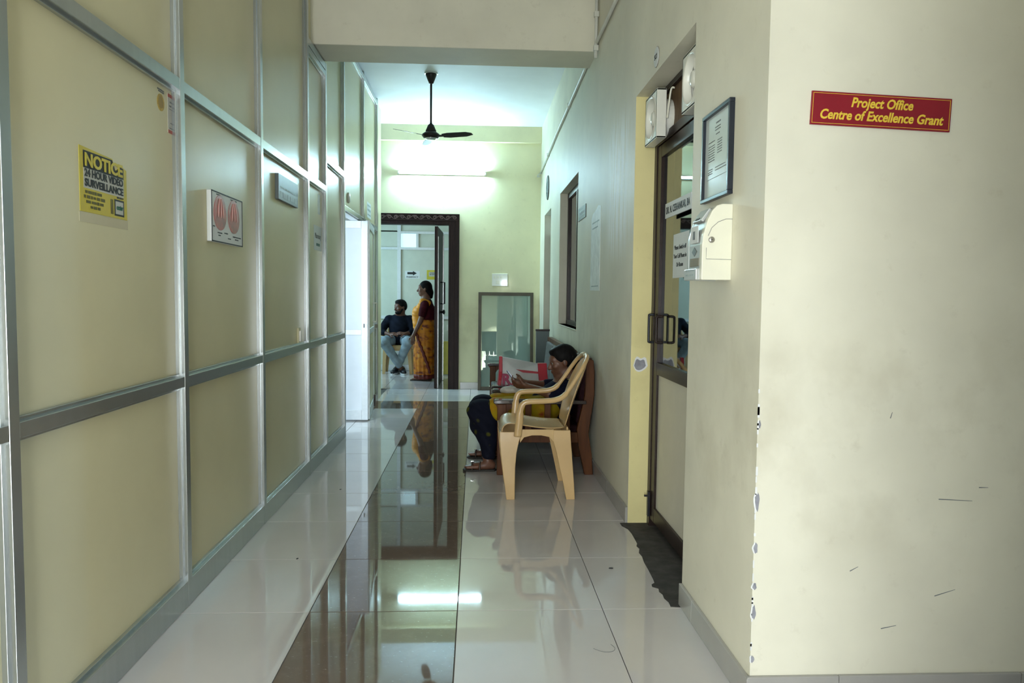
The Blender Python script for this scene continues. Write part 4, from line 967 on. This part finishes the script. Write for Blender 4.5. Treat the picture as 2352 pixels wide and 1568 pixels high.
for sh, el in (((.70, 5.41, .59), (.545, 5.345, .575)), ((.70, 5.70, .59), (.545, 5.735, .59))): top.append(('c', sh, vec(*sh)+(vec(*el)-vec(*sh))*.85, .058, .052))
sdf_mesh('kurta_top', top, M_navy, p1, .008, .03, cloth_warp(.004, 40, 35, 60), loc=L1)
sdf_mesh('neck_trim', [('c', (.655, 5.455, .635), (.60, 5.47, .565), .010, .008), ('c', (.655, 5.455, .635), (.70, 5.462, .668), .010, .008)], plain('yellow_trim', (.42, .34, .08), .6), p1, .005, .01, loc=L1)
# yellow kurta skirt lying over the thighs and hanging at the side
ks = [('c', (.54, 5.47, .445), (.155, 5.44, .450), .105, .085), ('c', (.54, 5.64, .445), (.16, 5.68, .450), .105, .085), ('c', (.5, 5.42, .42), (.16, 5.385, .41), .06, .045), ('c', (.4, 5.55, .44), (.2, 5.56, .43), .07, .06)]
sdf_mesh('kurta_skirt', ks, M_kurta, p1, .008, .03, cloth_warp(.004, 45, 30, 40, 1), loc=L1)
sw_ = []
for yh, kn, an in ((5.47, (.035, 5.43, .425), (.10, 5.36, .12)), (5.64, (.05, 5.69, .425), (.125, 5.78, .12))):
    sw_ += [('c', (.4, yh, .44), kn, .095, .082, .04), ('c', kn, (kn[0]+.055, an[1]*.6+kn[1]*.4, .28), .088, .078, .05), ('c', (kn[0]+.055, an[1]*.6+kn[1]*.4, .28), an, .078, .05, .04), ('e', (kn[0]+.01, kn[1], kn[2]-.08), (.085, .07, .10))]
sdf_mesh('salwar_trousers', sw_, M_salwar, p1, .008, .03, cloth_warp(.006, 50, 45, 55, 2), loc=L1)
for an in ((.095, 5.355, .0), (.12, 5.78, .0)):
    out = [(-.175, -.03), (-.185, 0), (-.175, .03), (-.12, .042), (-.03, .032), (.05, .034), (.066, 0), (.05, -.034), (-.03, -.032), (-.12, -.042)]
    bm = prism(BM(), out, ((an[0]-L1[0], an[1]-L1[1], .001-L1[2]), (1, 0, 0), (0, 1, 0), (0, 0, .014))); sd = obj('sandal', bm, M_sole, p1, bevel=.003)
    for x in (-.115, -.06):
        obj('strap', tube(BM(), catmull([(an[0]-L1[0]+x, an[1]-L1[1]-.042, .012-L1[2]), (an[0]-L1[0]+x, an[1]-L1[1]-.03, .058-L1[2]), (an[0]-L1[0]+x+.006, an[1]-L1[1], .066-L1[2]), (an[0]-L1[0]+x, an[1]-L1[1]+.03, .058-L1[2]), (an[0]-L1[0]+x, an[1]-L1[1]+.042, .012-L1[2])], 4), .007, 6), M_sandal, sd, smooth=True)
    obj('buckle', box(BM(), (an[0]-L1[0]-.125, an[1]-L1[1]-.012, .068-L1[2]), (an[0]-L1[0]-.105, an[1]-L1[1]+.012, .075-L1[2])), M_chrome, sd)
# phone
m4 = Matrix.Translation((.268, 5.55, .68)) @ Matrix.Rotation(-.64, 4, 'Y')
phn = empty('mobile_phone', (.268, 5.55, .68), label='black mobile phone held up in the seated woman\'s hands', cat='phone')
mr = Matrix.Rotation(-.64, 4, 'Y')
obj('body', box(BM(), (-.004, -.036, -.055), (.004, .036, .055), mr), M_black, phn, bevel=.002); obj('screen', box(BM(), (.0042, -.032, -.048), (.0048, .032, .048), mr), M_phone, phn)
# white cloth bundle on her lap beside the far arm
bd = sdf_mesh('cloth_bundle', [('e', (.27, 5.70, .555), (.075, .06, .032)), ('e', (.33, 5.71, .55), (.05, .05, .028)), ('e', (.23, 5.73, .548), (.04, .04, .022))], M_cloth, None, .006, .02, cloth_warp(.003, 90, 80, 60), loc=(.28, 5.7, .53))
tag(bd, 'crumpled white cloth bundle between the armrests on the woman\'s lap', 'cloth')
# printed carrier bag on the sofa
bg_ = empty('carrier_bag', (.385, 6.32, .352), label='white and red printed carrier bag lying on the sofa', cat='bag')
def bagring(z, x0, x1, hy, top=False):
    n_ = 40; out = []
    for k in range(n_):
        a = 2*PI*k/n_; cx = math.copysign(abs(math.cos(a))**.45, math.cos(a)); sy = math.copysign(abs(math.sin(a))**.6, math.sin(a))
        x = (x0+x1)/2+cx*(x1-x0)/2; zz = z
        if top: u_ = (x-x0)/(x1-x0); zz += .075*(1-u_)**6+.03*u_**8-.03*math.exp(-((u_-.62)/.2)**2)+.012*math.sin(u_*11)
        out.append((x, sy*hy+.008*math.sin(9*x*6+z*30), zz))
    return out
secs = [bagring(.002, -.20, .19, .10), bagring(.06, -.215, .20, .125), bagring(.14, -.195, .19, .12), bagring(.22, -.185, .185, .095), bagring(.29, -.178, .18, .055), bagring(.345, -.178, .178, .02, True)]
obj('pouch', loft(BM(), secs), M_bagw, bg_, smooth=True)
def gusset(x0, x1, name):
    bm = BM(); L_ = []
    for s_ in secs:
        ys = max(abs(p[1]) for p in s_); zt = max(p[2] for p in s_ if (p[0] < -.1) == (x0 < 0)); xm = min(p[0] for p in s_) if x0 < 0 else max(p[0] for p in s_)
        a, c_ = (xm-.006, xm+.022) if x0 < 0 else (xm-.028, xm+.05)
        L_.append([(a, -ys-.002, zt), (c_, -ys-.003, zt), (c_, ys, zt), (a, ys, zt)])
    return obj(name, loft(bm, L_), M_bagr, bg_, bevel=.004)
gusset(-1, 0, 'red_gusset'); gusset(1, 2, 'red_gusset')
vb = Vector((0, .30, 1)).normalized(); BAGF = (Vector((1, 0, 0)), vb, Vector((0, -1, .30)).normalized())
bo = Vector((0, -.127, .135))
M_bagp = plain('purple_red_print', (.30, .012, .07), .45, var=.2)
text('letter', 'R', .12, bo+Vector((-.125, 0, 0))+vb*.095, BAGF, M_bagp, bg_, bold=.006, depth=.003)
poly('print_band', [(-.085, .055), (-.02, .02), (.06, .005), (.155, .0), (.155, .075), (.13, .05), (.05, .045), (-.01, .06), (-.05, .095)], bo, BAGF, .004, M_bagr, bg_)
scribble('band_lettering', [(-.03, .14, .027, .026)], bo+BAGF[2]*.004, BAGF, M_bagw, bg_, seed=21)
poly('red_flash', [(-.04, .185), (.15, .165), (.15, .148), (.02, .158)], bo, BAGF, .006, M_bagr, bg_)
# ---------------------------------------------------------------- standing woman in a saree
L2 = (-.78, 11.2, .0)
h2 = Head((-.785, 11.2, 1.388), (-1, -.12, -.03), sc=.98)
arm = [(-.775, 11.045, 1.145), (-.83, 11.0, .905), (-.935, 11.01, .69)]; arm2 = [(-.775, 11.355, 1.145), (-.80, 11.42, .905), (-.88, 11.40, .70)]
nk = vec(-.765, 11.2, 1.215)
sk_ = h2.skin()+[('c', h2.at(-.03, 0, -.06), nk, .046, .052, .03), ('c', nk, (-.775, 11.2, 1.05), .07, .125, .05), ('c', (-.775, 11.2, 1.05), (-.785, 11.2, .80), .13, .14, .05), ('c', (-.785, 11.13, .78), (-.785, 11.27, .78), .125, .125, .05)]
for A_ in (arm, arm2): sk_ += [('c', nk, A_[0], .05, .05, .03), ('c', A_[0], A_[1], .048, .038), ('c', A_[1], A_[2], .037, .025)]
for y, x in ((11.12, -.80), (11.28, -.76)): sk_ += [('c', (-.785, y, .76), (x, y, .42), .085, .06), ('c', (x, y, .42), (x+.02, y, .07), .055, .036)]; sk_ += foot((x+.06, y, .034), (x-.16, y-.01, .024), .03)
sk_ += hand(arm[2], (-.1, .05, -1), (0, 1, 0), -1, .35); sk_ += hand(arm2[2], (-.3, -.05, -1), (0, -1, 0), 1, .4)
p2 = sdf_mesh('person', sk_, M_skin2, None, .0075, .02, loc=L2); tag(p2, 'woman in an orange saree and maroon blouse standing in the far doorway', 'person')
hr = [h2.E(-.02, 0, .036, (.098, .083, .092)), h2.E(-.05, 0, .0, (.068, .08, .085)), h2.E(-.085, 0, -.055, (.048, .058, .06), .03), ('c', h2.at(-.08, 0, -.06), h2.at(-.095, 0, -.125), .045, .03, .03)]
sdf_mesh('hair', hr, M_hair, p2, .007, .02, loc=L2); h2.eyes(p2, L2, M_eyew, M_eyed)
bl_ = [('c', (-.755, 11.2, 1.17), (-.755, 11.2, 1.03), .09, .135, .05), ('c', (-.755, 11.2, 1.03), (-.765, 11.2, .90), .14, .14, .05), ('c', (-.77, 11.07, 1.15), (-.77, 11.33, 1.15), .062, .062, .04)]
for A_ in (arm, arm2): bl_.append(('c', A_[0], vec(*A_[0])*.4+vec(*A_[1])*.6, .062, .055))
sdf_mesh('blouse', bl_, M_mar, p2, .009, .03, cloth_warp(.003, 40, 40, 30), loc=L2)
pl_ = [('e', (-.865, 11.2, 1.03), (.105, .15, .115)), ('c', (-.875, 11.12, 1.02), (-.80, 11.09, 1.185), .075, .05), ('c', (-.80, 11.09, 1.19), (-.73, 11.09, 1.17), .052, .05), ('c', (-.86, 11.25, .98), (-.82, 11.3, .84), .11, .10), ('c', (-.88, 11.1, .98), (-.86, 11.08, .84), .085, .09)]
sdf_mesh('saree_drape', pl_, M_sareeplain, p2, .009, .03, cloth_warp(.004, 35, 30, 80), loc=L2)
def saree_ring(z):
    n_ = 72; t_ = 1-z/.92; out = []
    cx = -.782+.004*t_; rx = .155+.012*math.sin(PI*t_)-.004*t_; ry = .185+.025*math.sin(PI*t_)
    for k in range(n_):
        a = 2*PI*k/n_; pl = .012*t_*math.sin(a*15+math.sin(z*6)) * (1 if math.cos(a) < .2 else .4)
        out.append((cx+(rx+pl)*math.cos(a)-L2[0], 11.2+(ry+pl)*math.sin(a)-L2[1], z))
    return out
obj('saree_skirt', loft(BM(), [saree_ring(z) for z in np.linspace(.92, .075, 24)]), M_saree, p2, smooth=True)
obj('saree_border', loft(BM(), [[(x*1.03, y*1.03, z) for x, y, z in saree_ring(zz)] for zz in (.095, .06, .03)]), M_border, p2, smooth=True)
bm = BM(); pts = []
for q in range(30):
    t_ = q/29; a = math.radians(-150+95*t_); z = .78-.66*t_**1.3; r_ = saree_ring(z); kx = min(r_, key=lambda p: abs(math.atan2((p[1])/.2, (p[0]+.002)/.16)-a)); pts.append((kx[0]*1.02, kx[1]*1.02-.004, z))
ribbon_ = tube(bm, catmull(pts, 2), .022, 8); obj('saree_border', bm, M_border, p2, smooth=True)
for y, x in ((11.12, -.80), (11.28, -.76)):
    bm = prism(BM(), [(-.19, -.03), (-.19, .03), (-.1, .042), (.09, .034), (.09, -.034), (-.1, -.042)], ((x-L2[0], y-L2[1], .001), (1, 0, 0), (0, 1, 0), (0, 0, .012))); sd = obj('sandal', bm, M_sole, p2)
    obj('strap', tube(BM(), catmull([(x-L2[0]-.09, y-L2[1]-.042, .01), (x-L2[0]-.09, y-L2[1], .055), (x-L2[0]-.09, y-L2[1]+.042, .01)], 5), .009, 6), M_sandal, sd)
bm = BM(); bmesh.ops.create_uvsphere(bm, u_segments=8, v_segments=6, radius=.008, matrix=Matrix.Translation(Vector(h2.at(0, -.08, -.036))-Vector(L2))); obj('earring', bm, M_earring, p2, smooth=True)

# ---------------------------------------------------------------- seated man
L3 = (-1.27, 12.2, .45)
h3 = Head((-1.245, 12.13, 1.088), (-.72, -.69, -.05), sc=1.02)
nk = vec(-1.262, 12.2, .93)
S_ = [((-1.44, 12.19, .885), (-1.565, 12.11, .69), (-1.40, 11.93, .655)), ((-1.085, 12.19, .885), (-1.02, 12.10, .69), (-1.15, 11.93, .665))]
LG = [((-1.36, 12.2, .545), (-1.475, 11.80, .545), (-1.215, 11.98, .10)), ((-1.18, 12.2, .545), (-1.09, 11.80, .545), (-1.285, 12.06, .10))]
sk_ = h3.skin()+[('c', h3.at(-.03, 0, -.06), nk, .054, .058, .03), ('c', nk, (-1.265, 12.21, .80), .09, .14, .05), ('c', (-1.265, 12.21, .80), (-1.27, 12.2, .58), .14, .14, .05)]
for A_ in S_: sk_ += [('c', nk, A_[0], .055, .055, .03), ('c', A_[0], A_[1], .052, .04), ('c', A_[1], A_[2], .04, .027)]
for A_ in LG: sk_ += [('c', A_[0], A_[1], .085, .06), ('c', A_[1], A_[2], .058, .04)]
sk_ += foot((-1.205, 12.06, .05), (-1.16, 11.87, .04), .034); sk_ += foot((-1.30, 12.12, .05), (-1.335, 11.92, .04), .034)
sk_ += hand(S_[0][2], (.85, -.35, .1), (.2, .5, -.6), -1, .7, 1.05); sk_ += hand(S_[1][2], (-.85, -.3, .1), (-.2, .5, -.6), 1, .7, 1.05)
p3 = sdf_mesh('person', sk_, M_skin3, None, .008, .02, loc=L3); tag(p3, 'bearded man in dark shirt and pale jeans seated in the far room', 'person')
sdf_mesh('hair', [h3.E(-.018, 0, .045, (.098, .084, .085)), h3.E(-.055, 0, .01, (.062, .079, .075)), h3.E(.03, 0, .092, (.055, .06, .032), .02)], M_hair, p3, .007, .02, loc=L3)
sdf_mesh('beard', [h3.E(.045, 0, -.075, (.052, .054, .038)), h3.E(.088, 0, -.045, (.014, .03, .007), .006), ('c', h3.at(.01, -.066, -.03), h3.at(.04, -.045, -.075), .014, .02), ('c', h3.at(.01, .066, -.03), h3.at(.04, .045, -.075), .014, .02)], M_hair, p3, .006, .015, loc=L3)
h3.eyes(p3, L3, M_eyew, M_eyed)
st_ = [('c', (-1.264, 12.2, .89), (-1.265, 12.2, .78), .11, .155, .05), ('c', (-1.265, 12.2, .80), (-1.27, 12.19, .58), .16, .165, .05), ('c', (-1.42, 12.19, .885), (-1.105, 12.19, .885), .068, .068, .04)]
for A_ in S_: st_ += [('c', A_[0], A_[1], .070, .058), ('c', A_[1], vec(*A_[1])*.55+vec(*A_[2])*.45, .056, .045)]
sdf_mesh('shirt', st_, M_shirt, p3, .009, .03, cloth_warp(.005, 38, 30, 45), loc=L3)
jn = [('c', (-1.34, 12.22, .55), (-1.2, 12.22, .55), .12, .12)]
for A_ in LG: jn += [('c', A_[0], A_[1], .105, .082), ('c', A_[1], vec(*A_[1])*.12+vec(*A_[2])*.88, .080, .056)]
sdf_mesh('jeans', jn, M_jeans, p3, .009, .03, cloth_warp(.004, 60, 50, 45), loc=L3)
for a, c_ in (((-1.205, 12.08, .05), (-1.155, 11.85, .042)), ((-1.30, 12.14, .05), (-1.34, 11.90, .042))):
    sh_ = sdf_mesh('shoe', [('c', a, c_, .046, .04), ('c', vec(*a)+vec(0, .0, .03), vec(*a)*.6+vec(*c_)*.4+vec(0, 0, .02), .045, .04)], M_black, p3, .007, .02, lambda V: np.column_stack([V[:, 0], V[:, 1], np.maximum(V[:, 2], .02)]), loc=L3)
    d_ = Vector(c_)-Vector(a); d_.z = 0; d_.normalize(); sd_ = Vector((-d_.y, d_.x, 0)); o_ = Vector((a[0], a[1], .001))-Vector(L3)
    obj('sole', prism(BM(), [(-.05, -.036), (-.03, -.044), (.16, -.046), (.255, -.036), (.28, 0), (.255, .036), (.16, .046), (-.03, .044), (-.05, .036)], (o_, d_, sd_, (0, 0, .026))), M_wsole, sh_)

# ---------------------------------------------------------------- litter on the floor
for k, (x, y, l, a, lab) in enumerate(((.651, 3.392, .022, .1, 'dark scrap of litter on the white tile near the office door'), (-.861, 3.548, .014, 1.2, 'dark speck of litter on the white tile beside the partition'), (-.888, 4.831, .013, .4, 'tiny dark speck of litter on the tile farther along the partition'))):
    bm = prism(BM(), [(-l/2, -.002), (l*.2, -.004), (l/2, 0), (l*.1, .004), (-l*.4, .003)], ((x, y, .0002), (math.cos(a), math.sin(a), 0), (-math.sin(a), math.cos(a), 0), (0, 0, .003)))
    tag(obj('litter_scrap', bm, M_ink), lab, 'litter', 'litter on the floor tiles')
bm = tube(BM(), catmull([(.44, 2.60, .001), (.47, 2.575, .0012), (.505, 2.575, .0012), (.52, 2.60, .0012), (.51, 2.63, .001)], 6), .0008, 5)
tag(obj('loose_thread', bm, M_greyink), 'thin curled dark thread lying on the nearest white tile', 'thread')
